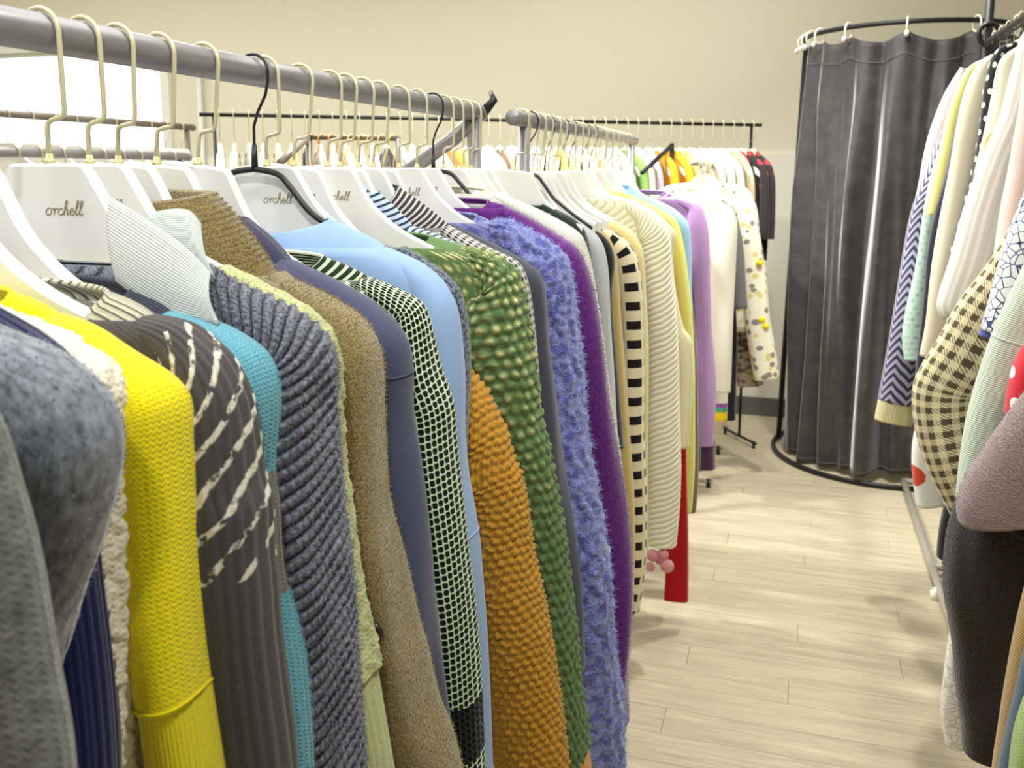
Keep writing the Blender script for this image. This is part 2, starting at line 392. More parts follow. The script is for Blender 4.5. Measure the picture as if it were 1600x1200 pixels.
def build_hanger(full=True):
    """white contoured wooden hanger: origin on the rail axis, plane XZ"""
    root = empty('coat_hanger')
    top, bot = hanger_outline(); bot = bot[::-1]
    th = 0.0075; n = len(top); rows = []
    xs = np.concatenate([-top[::-1, 0], top[1:, 0]]); zt = np.concatenate([top[::-1, 1], top[1:, 1]]); zb = np.interp(np.abs(xs), bot[:, 0], bot[:, 1])
    bow = -0.22 * (np.abs(xs) ** 2) * 1.2
    P = []
    for x, a, b_, yb in zip(xs, zt, zb, bow):
        c = 0.003
        P.append([(x, yb - th + c, a), (x, yb - th, a - c), (x, yb - th, b_ + c), (x, yb - th + c, b_), (x, yb + th - c, b_), (x, yb + th, b_ + c), (x, yb + th, a - c), (x, yb + th - c, a)])
    P = np.array(P); P[:, :, 2] += NZ
    me = grid_mesh('shoulder_board', P); k = len(xs)
    import bmesh as bm_
    b = bm_.new(); b.from_mesh(me); b.verts.ensure_lookup_table()
    for e in (0, k - 1): b.faces.new([b.verts[e * 8 + j] for j in (range(8) if e else range(7, -1, -1))])
    bm_.ops.recalc_face_normals(b, faces=b.faces); b.to_mesh(me); b.free()
    o = auto_smooth(link('shoulder_board', me, M_HANG, root, False), 35)
    P = hook_pts(0) + [(0.0222, 0, -0.03), (0.0222, 0, -0.072), (0.0205, 0, -0.0775), (0.016, 0, -0.079), (0.006, 0, -0.0815), (0.0015, 0, -0.084), (0, 0, -0.09), (0, 0, NZ)]
    MB().tube(P, 0.0025, 8).build('hook', M_HOOK, root, world=False)
    MB().tube([(0, 0, NZ - 0.003), (0, 0, NZ + 0.004), (0, 0, NZ + 0.0045), (0, 0, NZ + 0.009)], [0.0055, 0.0055, 0.0036, 0.0034], 10).build('ferrule', M_FER, root, world=False)
    if full:
        st, wd = script_strokes(); mb = MB(); sc = 0.0066
        for s in st:
            q = smooth_poly(s, len(s) * 4); pts = [((a - wd * 0.42) * sc + 0.0165, -th - 0.0005, NZ - 0.049 + b_ * sc) for a, b_ in q]
            pts = [(a, y_ - 0.22 * a * a * 1.2, c) for a, y_, c in pts]
            mb.tube(pts, 0.00055, 5, flat=0.5)
        mb.build('lettering', M_INK, root, world=False)
    return root
def build_wire_hanger():
    root = empty('wire_hanger')
    P = hook_pts(0) + [(0.0222, 0, -0.012), (0.018, 0, -0.03), (0.006, 0, -0.052), (0.0, 0, -0.07), (0, 0, NZ + 0.012)]
    MB().tube(P, 0.002, 8).build('hook', M_BLKPL, root, world=False)
    MB().tube([(0, 0, NZ + 0.028), (0, 0, NZ - 0.006)], [0.0032, 0.0048], 10).build('collar_sleeve', M_BLKPL, root, world=False)
    s = smooth_poly([(0, -0.004), (0.035, -0.010), (0.055, -0.028), (0.08, -0.055), (0.105, -0.072), (0.15, -0.098), (0.19, -0.118)], 26)
    P = [(-a, 0, NZ + b) for a, b in s[::-1]] + [(a, 0, NZ + b) for a, b in s[1:]]
    MB().tube(P, 0.0042, 10).build('arms', M_BLKPL, root, world=False)
    MB().tube([(-0.19, 0, NZ - 0.118), (-0.18, 0, NZ - 0.130), (0.18, 0, NZ - 0.130), (0.19, 0, NZ - 0.118)], 0.003, 8).build('trouser_bar', M_BLKPL, root, world=False)
    return root
def copy_tree(o, parent=None):
    c = o.copy(); COL.objects.link(c); c.parent = parent
    for ch in o.children: copy_tree(ch, c)
    return c
PROTO = {}
def hanger(kind, loc, rz, label, group=None, plain_=False, tilt=0.0, sx=1.0):
    key = kind + ('p' if plain_ else '')
    if key not in PROTO:
        PROTO[key] = build_hanger(not plain_) if kind == 'white' else build_wire_hanger(); o = PROTO[key]
    else: o = copy_tree(PROTO[key])
    o.location = loc; o.rotation_euler = (0, tilt, rz)
    o.scale = (sx, 1, 1); tag(o, label, 'hanger', group); return o

# ------------------------------------------------------------------ garments
def wob(U, V, seed, amp, fu=1.0, fv=1.0):
    r = np.random.default_rng(seed); d = 0
    for k in range(4):
        d = d + np.sin(U * fu * r.uniform(0.6, 2.4) + V * fv * r.uniform(2, 9) + r.uniform(0, 6.3) + 1.2 * np.sin(V * fv * r.uniform(3, 8) + r.uniform(0, 6.3)))
    return amp * d / 2.2
RELIEF = {
    'rib': lambda U, V, p, a: a * (np.abs(np.sin(np.pi * U / p)) - 0.5),
    'crochet': lambda U, V, p, a: a * (np.abs(np.sin(np.pi * (U / p + 0.5 * (np.floor(V / (p * .8)) % 2)))) ** 0.8 * np.abs(np.sin(np.pi * V / (p * .8))) ** 0.7
                                      + 0.35 * np.sin(2 * np.pi * (U / p * 2 + V / p)) - 0.4),
    'popcorn': lambda U, V, p, a: a * (np.clip(1.3 * np.abs(np.sin(np.pi * (U / p + 0.5 * (np.floor(V / p) % 2)))) * np.abs(np.sin(np.pi * V / p)), 0, 1) ** 1.1 - 0.35 * np.clip(np.sin(6.28 * (U / p * 1.5 + V / p * .5)) * np.sin(6.28 * V / p), 0, 1)),
    'mesh': lambda U, V, p, a: -a * np.clip(2.2 * (np.abs(np.sin(np.pi * U / p) * np.sin(np.pi * V / p + 0.6 * np.floor(U / p))) - 0.4), 0, 1),
    'diag': lambda U, V, p, a: a * (np.abs(np.sin(np.pi * (0.55 * U + V) / p)) - 0.5 + 0.4 * np.abs(np.sin(np.pi * (U - 0.3 * V) / (p * .55)))),
    'cable': lambda U, V, p, a: a * (np.abs(np.sin(np.pi * (U + 0.007 * np.sin(2 * np.pi * V / (p * 2.6))) / p)) + 0.5 * np.abs(np.sin(np.pi * V / (p * .6) + 3 * np.abs((U / p) % 1 - .5)))),
    'rope': lambda U, V, p, a: a * (np.abs(np.sin(np.pi * (V + 0.5 * U) / p)) ** 0.8 * (0.45 + 0.55 * np.abs(np.sin(np.pi * (U - 0.35 * V) / (p * .62)))) - 0.4),
    'ribv': lambda U, V, p, a: a * (np.abs(np.sin(np.pi * (V + 0.5 * U) / p)) - 0.5),
}
def resample(P, step):
    P = smooth_poly(P, len(P) * 12); d = np.r_[0, np.cumsum(np.linalg.norm(np.diff(P, axis=0), axis=1))]
    n = max(int(d[-1] / step), 6); s = np.linspace(0, d[-1], n)
    Q = np.stack([np.interp(s, d, P[:, i]) for i in range(P.shape[1])], 1)
    for _ in range(max(1, int(0.012 / step))):   # soften the corners
        Q[1:-1] = 0.25 * Q[:-2] + 0.5 * Q[1:-1] + 0.25 * Q[2:]
    return Q, s
def sleeve_mesh(path, Y, side, a, b, seed, res, relief, fold, end_in=True, v0=0.0, square=0.8, yshift=None):
    Q, s = resample(path, res); L = s[-1]
    t = np.gradient(Q, axis=0); t /= np.linalg.norm(t, axis=1)[:, None] + 1e-9
    for _ in range(max(2, int(0.03 / res))):
        t[1:-1] = 0.25 * t[:-2] + 0.5 * t[1:-1] + 0.25 * t[2:]
    t /= np.linalg.norm(t, axis=1)[:, None]
    n = side * np.stack([-t[:, 1], t[:, 0]], 1)
    sk = np.array([k for k, _, _ in a]); A = np.interp(s, sk, [v for _, v, _ in a]); B = np.interp(s, sk, [v for _, _, v in a])
    k_ = max(3, int(0.03 / res)); ker = np.ones(k_) / k_
    A = np.convolve(np.pad(A, k_ // 2, 'edge'), ker, 'same')[k_ // 2:k_ // 2 + len(s)]; B = np.convolve(np.pad(B, k_ // 2, 'edge'), ker, 'same')[k_ // 2:k_ // 2 + len(s)]
    C0 = 2 * math.pi * math.sqrt((A.max() ** 2 + B.max() ** 2) / 2); M = max(int(C0 / res), 14)
    th = np.arange(M) / M * 2 * math.pi + math.pi
    TH, SS = np.meshgrid(th, s); c, sn = np.cos(TH), np.sin(TH)
    cx = np.sign(c) * np.abs(c) ** square; sy = np.sign(sn) * np.abs(sn) ** square
    U = (TH - math.pi) / (2 * math.pi) * C0
    ramp = np.clip(SS / 0.09, 0, 1)
    d = wob(TH * 1.0, SS, seed, fold) * np.clip((SS - 0.1) / 0.2, 0, 1)
    if relief:
        jt = 0.0 if relief[0] in ('mesh', 'rib') else 0.12 * relief[1]; ph = seed % 7
        Uj = U + jt * np.sin(SS * 71 + 2.1 * np.sin(U * 53 + ph)) ; Vj = SS + v0 + jt * np.sin(U * 97 + 1.7 * np.sin(SS * 41 + ph) + ph)
        amp_ = 1.0 if jt == 0 else 1.0 + 0.35 * np.sin(U * 143 + SS * 89 + ph) * np.sin(U * 61 - SS * 117)
        d = d + RELIEF[relief[0]](Uj, Vj, relief[1], relief[2]) * amp_ * np.clip(SS / 0.03, 0.15, 1)
    Cc = Q - n * A[:, None]
    ys = np.zeros(len(s)) if yshift is None else np.interp(s, [0, L], yshift)
    X_ = Cc[:, 0:1] + n[:, 0:1] * (A[:, None] * cx + d * c); Z_ = Cc[:, 1:2] + n[:, 1:2] * (A[:, None] * cx + d * c)
    Y_ = Y + ys[:, None] + B[:, None] * sy + d * sn + wob(SS * 0, SS, seed + 5, 0.004) * np.clip(SS / 0.3, 0, 1)
    P = np.stack([X_, Y_, Z_], -1); V = SS + v0
    if end_in:     # turn the open end inward so that the fabric has thickness
        e = P[-1]; cen = e.mean(0); add = [e + (cen - e) * 0.12, e + (cen - e) * 0.16 + np.array([0, 0, 0.02])]
        P = np.concatenate([P, np.stack(add)]); U = np.concatenate([U, U[-1:], U[-1:]]); V = np.concatenate([V, V[-1:] + 0.002, V[-1:] + 0.02])
    U2 = np.concatenate([U, np.full((len(U), 1), C0)], 1); V2 = np.concatenate([V, V[:, :1]], 1)
    nrm = np.stack([n[:, 0:1] * c, sn + 0 * n[:, 0:1], n[:, 1:2] * c], -1)
    return P, U2, V2, nrm, (Q, t, n, A, B, s)
def collar_mesh(rx, Y, cw, zb, tw, zt, cd, td, dipb, dipt, rib, res=0.004, thick=0.006):
    C = 2 * math.pi * (cw + cd) / 2; M = max(24, int(C / res)); H = math.hypot(zt - zb, cw - tw); K = max(4, int(H / 0.006))
    th = np.arange(M) / M * 2 * math.pi
    f = np.where(np.sin(th) < 0, np.abs(np.sin(th)) ** 1.3, -0.12 * np.sin(th))
    rows = []; vv = []
    def ring(q, off):
        wv = cw + (tw - cw) * q; dv = cd + (td - cd) * q; zv = zb + (zt - zb) * q; dp = dipb + (dipt - dipb) * q
        bulge = 0.004 * math.sin(math.pi * q); r_ = rib * (np.abs(np.sin(np.pi * th * C / (2 * math.pi) / 0.007)) - 0.5)
        return np.stack([rx + (wv + off + bulge + r_) * np.cos(th), Y + (dv + off + bulge + r_) * np.sin(th), zv - dp * f], -1)
    for q in np.linspace(0, 1, K): rows.append(ring(q, 0)); vv.append(q * H)
    r1 = ring(1, -thick * 0.5); r1[:, 2] += thick * 0.5; rows.append(r1); vv.append(H + thick)
    for q in np.linspace(1, 0.1, 4): rows.append(ring(q, -thick)); vv.append(H + thick + (1 - q) * H)
    P = np.stack(rows); V = np.repeat(np.array(vv)[:, None], M + 1, 1); U = np.repeat(np.append(th, 2 * math.pi)[None] * C / (2 * math.pi), len(rows), 0)
    return P, U, V
def fuzz_mesh(P, nrm, n, ln, seed, wdt=0.00035):
    r = np.random.default_rng(seed); N, M = nrm.shape[:2]
    i = r.integers(3, N - 3, n); j = r.integers(0, M, n); base = P[i, j]; nv = nrm[i, j]
    dirn = nv + r.normal(0, 0.55, (n, 3)); dirn /= np.linalg.norm(dirn, axis=1)[:, None]
    sd = np.cross(dirn, r.normal(0, 1, (n, 3))); sd /= np.linalg.norm(sd, axis=1)[:, None] + 1e-9
    l = ln * r.uniform(0.35, 1.0, n)[:, None]; base = base - nv * 0.0008
    bend = r.normal(0, 0.35, (n, 3))
    m = base + dirn * l * 0.55; tip = base + dirn * l + bend * l * 0.5
    V = np.stack([base - sd * wdt, base + sd * wdt, m + sd * wdt * 0.8, m - sd * wdt * 0.8, tip], 1).reshape(-1, 3)
    k = np.arange(n)[:, None] * 5
    T = np.concatenate([k + [0, 1, 2], k + [0, 2, 3], k + [3, 2, 4]])
    return mesh_np('fuzz', V, T, None, True)

VERBOSE = False
def garment(name, label, cat, Y, px, mat, rx=RX1, side=1, rail_z=ZR, A=0.03, B=0.034, A1=None, B1=None, neck=(0.010, 0.02), shp=0.16, res=0.007, relief=None,
            fold=0.004, hem=None, collar=None, cuff=None, fuzz=None, bmat=None, bw=None, yshift=None, hang='white', hlabel=None, group=None, bb=0.034, body=True,
            left=True, hplain=False, square=0.8, brelief=None, buttons=None, seam=None, hy=None, Am=None):
    seed = int(abs(hash_(label)) % 100000)
    pts = [at(x, y, Y) for x, y in px]; path = [(p[0], p[2]) for p in pts if side * (p[0] - rx) > 0.035]
    if side < 0:
        nk = (rx - 0.06, rail_z + NZ - 0.062)
        if path[0][1] < nk[1] - 0.02 and path[0][0] < nk[0] - 0.03: path = [nk] + path
    A1 = A1 or A; B1 = B1 or B
    Q, s = resample(path, 0.01); L = s[-1]
    prof = [(0, neck[0], neck[1]), (shp * 0.5, (neck[0] + A) / 2, (neck[1] + B) / 2), (shp, A, B), (shp + 0.10, A, B)] + ([(shp + 0.24, Am, B * 0.9)] if Am and shp + 0.3 < L else []) + [(L, A1, B1)]
    root = empty(name, (rx, Y, 0), label, cat, group)
    def v_at(q):                         # arc length at the height of a pixel
        z = at(q[0], q[1], Y); d = np.hypot(Q[:, 0] - z[0], Q[:, 1] - z[2]); return float(s[d.argmin()])
    if callable(mat): mat = mat(v_at)
    bmat = bmat or mat
    P, U, V, nrm, fr = sleeve_mesh(path, Y, side, prof, None, seed, res, relief, fold, square=square, yshift=yshift)
    sl = link('sleeve', grid_mesh('sleeve', P, U, V), mat, root)
    if fuzz: tag(link('fuzz', fuzz_mesh(P, nrm, fuzz[0], fuzz[1], seed), fuzz[2] if len(fuzz) > 2 else mat, sl), kind='stuff')
    Qs, t, n, Ar, Br, ss = fr
    if cuff:
        cl, cm = cuff[0], cuff[1]; k = len(ss) - 1; e = Qs[-1]; tt = t[-max(3, int(0.03 / res))]
        e = e - n[-1] * Ar[-1] * 0.08
        cp_ = [tuple(e - tt * 0.006), tuple(e + tt * cl * 0.5), tuple(e + tt * cl)]
        pr = [(0, Ar[-1] * 0.9, Br[-1] * 0.92), (cl, Ar[-1] * (cuff[2] if len(cuff) > 2 else 0.82), Br[-1] * 0.85)]
        Pc, Uc, Vc, _, _ = sleeve_mesh(cp_, Y + (yshift[1] if yshift else 0), side, pr, None, seed, min(res, 0.005), ('rib', 0.006, 0.0012), 0.001)
        link('cuff', grid_mesh('cuff', Pc, Uc, Vc), cm, sl)
    if seam is not None:                  # a welted seam round the sleeve
        k = int(np.argmin(np.abs(ss - v_at(seam)))); k = min(max(k, 1), len(ss) - 2)
        ring_ = P[k] + (P[k] - P[k].mean(0)) * 0.012; q = np.concatenate([ring_, ring_[:1]])
        MB().tube([tuple(v) for v in q[::max(1, len(q) // 40)]] + [tuple(q[0])], 0.0012, 5, cap=False).build('seam', mat, sl)
    mpath = [(2 * rx - a, c) for a, c in path]
    if left:
        P2, U2, V2, _, _ = sleeve_mesh(mpath, Y, -side, prof, None, seed + 3, max(res * 2, 0.012), None, fold)
        sl2 = link('sleeve', grid_mesh('sleeve', P2, U2, V2), mat, root)
        if cuff:
            mc = [(2 * rx - a, c) for a, c in cp_]
            Pc, Uc, Vc, _, _ = sleeve_mesh(mc, Y + (yshift[1] if yshift else 0), -side, pr, None, seed, 0.01, None, 0.001)
            link('cuff', grid_mesh('cuff', Pc, Uc, Vc), cm, sl2)
    # body: rings from the neck down to the hem
    kx = np.argmax(side * Q[:, 0] - 0.0 * Q[:, 1]); zs = Q[:, 1]
    ksh = int(np.argmin(np.abs(s - min(shp + 0.10, L * 0.6)))); xs_sh = side * (Q[ksh, 0] - rx); z_sh = Q[ksh, 1]
    z_top = zs[0] - 0.004; hem_z = hem if hem is not None else max(0.72, Q[-1, 1] - 0.02); zz = np.r_[np.linspace(z_top, z_sh, 18), np.linspace(z_sh, hem_z, max(8, int((z_sh - hem_z) / 0.03)))[1:]]
    q = np.interp(-zz, -Q[:ksh + 1, 1], side * (Q[:ksh + 1, 0] - rx)); q = np.maximum.accumulate(q)
    Wd = np.where(zz >= z_sh, q - 0.006 - 0.026 * np.clip((z_top - zz) / max(z_top - z_sh, 1e-3), 0, 1), 0)
    wbot = bw if bw is not None else xs_sh - 0.03
    Wd = np.where(zz < z_sh, (xs_sh - 0.032) + (wbot - (xs_sh - 0.032)) * np.clip((z_sh - zz) / max(z_sh - hem_z, 0.01), 0, 1), Wd)
    Wd = np.maximum(Wd, 0.03)
    Bd = np.interp(z_top - zz, [0, 0.06, 0.2, 0.5, 1.0], [(collar.get('cd', 0.032) if collar else 0.02), max(0.026, (collar or {}).get('cd', 0.02)), bb, bb, bb * 0.9])
    M = 64; th = np.arange(M) / M * 2 * math.pi; TH, ZZ = np.meshgrid(th, zz)
    c, sn = np.cos(TH), np.sin(TH)
    fd = wob(3 * np.cos(TH) + 0.5, ZZ * 0.5, seed + 9, 0.008, 2.0) * np.clip((z_top - ZZ - 0.12) / 0.25, 0, 1)
    Xb = rx + Wd[:, None] * c; Yb = Y + Bd[:, None] * np.sign(sn) * np.abs(sn) ** 0.6 + fd
    if brelief:
        dd = RELIEF[brelief[0]](TH * (xs_sh * 4) / 6.28, -ZZ, brelief[1], brelief[2]); Yb = Yb + dd * np.sign(sn)
    Pb = np.stack([Xb, Yb, ZZ], -1); e = Pb[-1]; cen = e.mean(0)
    Pb = np.concatenate([(Pb[:1] - Pb[0].mean(0)) * [0.6, 0.5, 1] + Pb[0].mean(0), Pb, np.stack([e + (cen - e) * [0.02, 0.2, 0], e + (cen - e) * [0.02, 0.25, 0] + [0, 0, 0.03]])])
    cir = xs_sh * 4.2; Ub = np.repeat((np.append(th, 2 * math.pi) / (2 * math.pi) * cir)[None], len(Pb), 0)
    vz = np.r_[0, z_top - zz, z_top - hem_z, z_top - hem_z + 0.03]; Vb = np.repeat(vz[:, None], M + 1, 1)
    if body: link('body', grid_mesh('body', Pb, Ub, Vb), bmat, root)
    if buttons:
        for bx, by in buttons[0]:
            g = at(bx, by, Y - bb - 0.012); mb = MB(); r_ = buttons[1]
            mb.tube([(g[0], g[1] + 0.004, g[2]), (g[0], g[1], g[2]), (g[0], g[1] - 0.0015, g[2])], [r_, r_, r_ * 0.8], 14); mb.build('button', buttons[2], root)
    if collar:
        zb = path[0][1] + collar.get('up', -0.002); cw = side * (path[0][0] - rx) + collar.get('out', 0.004)
        if 'top' in collar:
            q_ = at(collar['top'][0], collar['top'][1], Y); tw, zt = max(0.02, side * (q_[0] - rx)), q_[2]
        else:
            ch = collar.get('h', 0.045); tw, zt = max(0.035, cw - ch * 0.75), zb + ch * 0.6
        Pk, Uk, Vk = collar_mesh(rx, Y, cw, zb, tw, zt, collar.get('cd', 0.032), collar.get('td', 0.028), collar.get('dipb', 0.05), collar.get('dipt', 0.05), collar.get('rib', 0.0012))
        ko = link('collar', grid_mesh('collar', Pk, Uk, Vk), collar.get('mat', mat), root)
        if collar.get('label'): ko['label'] = collar['label']
        if fuzz and collar.get('fuzz'):
            nn = Pk - np.array([rx, Y, 0]); nn[:, :, 2] = 0; nn /= np.linalg.norm(nn, axis=2)[:, :, None] + 1e-9
            k6 = max(5, len(Pk) - 5); tag(link('fuzz', fuzz_mesh(np.concatenate([Pk[:k6]] * 2), np.concatenate([nn[:k6]] * 2), collar['fuzz'], fuzz[1], seed + 1), fuzz[2] if len(fuzz) > 2 else mat, ko), kind='stuff')
    if hang:
        wq = side * (Q[:ksh + 1, 0] - rx); zq = np.interp(0.187, wq, Q[:ksh + 1, 1]) if wq[0] < 0.187 else Q[0, 1] + 0.3 * (wq[0] - 0.187)
        tl = math.atan2((rail_z + NZ - 0.109) - (zq - 0.010), 0.187); tl = min(max(tl, 0.0), 0.12)
        hanger(hang, (rx, hy or Y, rail_z), 0.0, hlabel, None, hplain, side * tl, 1.0 if side > 0 else 0.5)
        if VERBOSE: print('FIT', label[:40], 'w %.3f' % (max(side * (Q[:, 0] - rx))), 'w0 %.3f' % (side * (Q[0, 0] - rx)), 'z0 %.3f' % (Q[0, 1]), 'tilt %.1f' % math.degrees(tl))
    return root, path, v_at
def hash_(t):
    h = 7
    for ch in t: h = (h * 131 + ord(ch)) % 1000003
    return h
def flap(name, A_, B_, Ya, Yb, mat, parent, thick=0.004, n=24, k=10):
    """a cloth flap between two edge lines"""
    a = smooth_poly([at(x, y, Ya) for x, y in A_], n); b = smooth_poly([at(x, y, Yb) for x, y in B_], n)
    q = np.linspace(0, 1, k)[:, None, None]; P = a[None] * (1 - q) + b[None] * q
    P[:, :, 1] -= 0.006 * np.sin(np.pi * q[:, :, 0])
    U = np.repeat(np.linspace(0, 1, n)[None] * np.linalg.norm(np.diff(a, axis=0), axis=1).sum(), k, 0); V = np.repeat(np.linspace(0, 1, k)[:, None] * np.linalg.norm(a - b, axis=1).mean(), n, 1)
    o = link(name, grid_mesh(name, P, U, V, wrap=False), mat, parent)
    md = o.modifiers.new('thickness', 'SOLIDIFY'); md.thickness = thick; md.offset = 0
    return o

# ================================================================== the near rack
K = fabric
def fz(name, col): return K(name, col, 'plain', mel=0.2, bump=0, sheen=0.5)
garment('cardigan', 'grey green soft knit cardigan at the near left edge of the picture', 'cardigan', 0.30,
        [(-260, 470), (-140, 560), (-50, 650), (-8, 780), (20, 900), (45, 1050), (75, 1200), (95, 1400)],
        K('grey_green_chenille', (112, 116, 112), 'knit', mel=0.5, nscale=90, p=0.006, sheen=0.5), A=0.03, B=0.03, hlabel='white wooden hanger under the grey green cardigan, out to the left')
garment('wool_coat', 'blue grey brushed wool coat with rounded shoulder, nearest big sleeve at left', 'coat', 0.40,
        [(-170, 440), (-90, 480), (0, 518), (70, 548), (130, 600), (160, 655), (168, 705), (160, 770), (130, 868), (98, 950), (78, 1030), (66, 1100), (62, 1200), (66, 1350)],
        K('blue_grey_wool', (128, 132, 146), 'plain', mel=0.75, nscale=150, streak=0.45, bump=0.5, sheen=0.6), A=0.042, A1=0.035, B=0.036, fold=0.011, res=0.006,
        fuzz=(9000, 0.004), collar=dict(h=0.05), hlabel='white wooden hanger under the blue grey wool coat')
garment('sweater', 'navy blue ribbed sweater hanging between the grey coat and the white knit', 'sweater', 0.43,
        [(-100, 440), (-30, 480), (40, 520), (90, 565), (118, 630), (128, 720), (132, 870), (142, 1000), (150, 1100), (157, 1200), (165, 1350)],
        K('navy_rib', (16, 18, 76), 'rib', p=0.005, mel=0.25), relief=('rib', 0.008, 0.0015), res=0.003, A=0.03, B=0.03,
        collar=dict(top=(-20, 450), mat=K('royal_blue_rib', (62, 78, 190), 'rib', p=0.005)), hlabel='white wooden hanger inside the navy ribbed sweater')
garment('sweater', 'cream white cable knit sweater squeezed between navy and yellow', 'sweater', 0.465,
        [(-40, 470), (30, 505), (80, 525), (122, 552), (160, 584), (174, 625), (176, 700), (180, 775), (185, 875), (190, 975), (194, 1100), (197, 1200), (203, 1350)],
        K('cream_cable', (232, 227, 210), 'knit', p=0.006, mel=0.15), relief=('cable', 0.015, 0.0028), res=0.0025, A=0.03, Am=0.018, A1=0.018, B=0.032, square=0.9,
        collar=dict(h=0.04), hlabel='white wooden hanger inside the cream cable knit sweater')
YEL = lambda v: K('yellow_knit', (238, 222, 22), 'knit', p=0.0052, mel=0.18, bump=0.6)
garment('sweater', 'bright yellow knit sweater with ribbed collar', 'sweater', 0.505,
        [(82, 492), (125, 508), (178, 545), (240, 586), (270, 620), (279, 652), (282, 700), (289, 800), (292, 850), (300, 925), (312, 1025), (320, 1082)],
        YEL, A=0.03, Am=0.021, A1=0.022, B=0.038, res=0.0035, relief=('rib', 0.0052, 0.0006), fold=0.003, cuff=(0.16, K('yellow_rib', (236, 222, 40), 'rib', p=0.004, mel=0.1), 1.02),
        collar=dict(top=(20, 464), mat=K('yellow_collar_rib', (238, 224, 26), 'rib', p=0.006), cd=0.034, td=0.03), hlabel='white wooden hanger inside the bright yellow sweater', bw=0.2, seam=(320, 1076))
garment('sweater', 'charcoal sweater with slanting white dashes and a ribbed striped collar', 'sweater', 0.555,
        [(232, 492), (287, 507), (334, 545), (352, 567), (375, 612), (387, 662), (397, 750), (410, 788), (412, 850), (418, 912), (424, 1000), (433, 1100), (441, 1187), (450, 1330)],
        lambda v: K('charcoal_dash_knit', (80, 76, 77), 'slash', (226, 222, 208), p=0.031, vlim=(0.03, v((412, 895))), mel=0.2),
        A=0.036, B=0.036, res=0.003, relief=('rib', 0.011, 0.0022), fold=0.003, hlabel='white wooden hanger inside the charcoal dashed sweater',
        collar=dict(top=(172, 462), mat=K('striped_rib_collar', (205, 202, 184), 'rib', (92, 90, 84), p=0.011), cd=0.036, td=0.03, dipb=0.06, dipt=0.055, label='pale ribbed collar with dark furrows'))
garment('sweater', 'teal blue knit sweater with a grey band on its sleeve', 'sweater', 0.605,
        [(272, 484), (310, 497), (350, 513), (388, 537), (412, 562), (427, 600), (430, 640), (426, 700), (425, 737), (433, 785), (440, 875), (446, 915), (453, 950), (465, 1025), (472, 1125), (476, 1210), (484, 1350)],
        lambda v: K('teal_knit', (100, 168, 190), 'knit', p=0.0048, bands=[(v((427, 745)), v((446, 918)), (128, 124, 118))], mel=0.22, bump=0.7),
        A=0.03, Am=0.022, A1=0.024, B=0.034, res=0.0035, relief=('rib', 0.0048, 0.0008), hlabel='white wooden hanger inside the teal sweater',
        collar=dict(top=(212, 452), mat=K('dark_slate_rib', (70, 72, 88), 'rib', p=0.005), cd=0.03, label='dark slate ribbed collar'))
CHN = K('slate_chunky_yarn', (120, 122, 138), 'diagrib', (50, 52, 66), p=0.0125, mel=0.9, nscale=330, bump=1.0)
POLO = K('pale_grey_rib', (208, 212, 212), 'ribv', (176, 182, 186), p=0.0026, mel=0.12)
g7, p7, v7 = garment('cardigan', 'slate blue chunky knit cardigan with a big pale grey pointed collar', 'cardigan', 0.655,
        [(318, 412), (350, 438), (400, 462), (450, 487), (490, 520), (508, 552), (514, 590), (514, 640), (522, 725), (532, 825), (540, 887), (547, 975), (551, 1050), (558, 1175), (566, 1330)],
        CHN, A=0.038, Am=0.03, A1=0.028, B=0.038, res=0.0021, relief=('rope', 0.0125, 0.005), fold=0.005, fuzz=(22000, 0.005, fz('slate_fuzz', (120, 120, 132))),
        hlabel='white wooden hanger inside the slate blue chunky cardigan', hy=0.70)
flap('collar_flap', [(184, 440), (225, 470), (280, 497), (342, 508)], [(172, 308), (232, 345), (290, 388), (328, 428)], 0.605, 0.63, POLO, g7, 0.005)
flap('collar_flap', [(300, 420), (318, 424), (328, 428), (338, 440)], [(232, 338), (262, 330), (294, 331), (312, 352)], 0.64, 0.665, POLO, g7, 0.005)
garment('cardigan', 'pale sage green cable knit cardigan, a slim strip before the olive coat', 'cardigan', 0.70,
        [(348, 415), (400, 447), (455, 476), (500, 515), (517, 570), (520, 660), (527, 735), (540, 800), (548, 865), (558, 930), (568, 990), (580, 1055)],
        K('sage_cable', (188, 192, 140), 'knit', p=0.006, mel=0.25), A=0.028, Am=0.016, A1=0.02, B=0.034, res=0.003, relief=('cable', 0.016, 0.003), fuzz=(4000, 0.004),
        cuff=(0.12, K('sage_rib', (184, 188, 138), 'rib', p=0.008, mel=0.2), 1.0), hlabel='white wooden hanger inside the pale sage cardigan', hy=0.752)
garment('fleece_coat', 'olive brown teddy fleece coat with tall stand collar', 'coat', 0.80,
        [(438, 424), (458, 440), (500, 459), (550, 491), (575, 520), (590, 552), (597, 590), (601, 640), (607, 700), (615, 800), (626, 860), (634, 910), (645, 987), (657, 1037), (672, 1112), (690, 1155), (703, 1200), (735, 1330)],
        K('olive_fleece', (146, 128, 84), 'plain', mel=0.75, nscale=330, bump=1.0, sheen=0.7, dist=0.003), A=0.04, Am=0.024, A1=0.026, B=0.042, res=0.005, fold=0.010, fuzz=(26000, 0.0052, fz('olive_fibre', (164, 146, 98))),
        collar=dict(out=-0.006, top=(334, 304), cd=0.045, td=0.04, dipb=0.03, dipt=0.012, rib=0, fuzz=20000), hlabel='white wooden hanger inside the olive fleece coat',
        buttons=([(580, 990)], 0.012, plain('dark_horn_button', (48, 34, 28), 0.3)), bw=0.22)
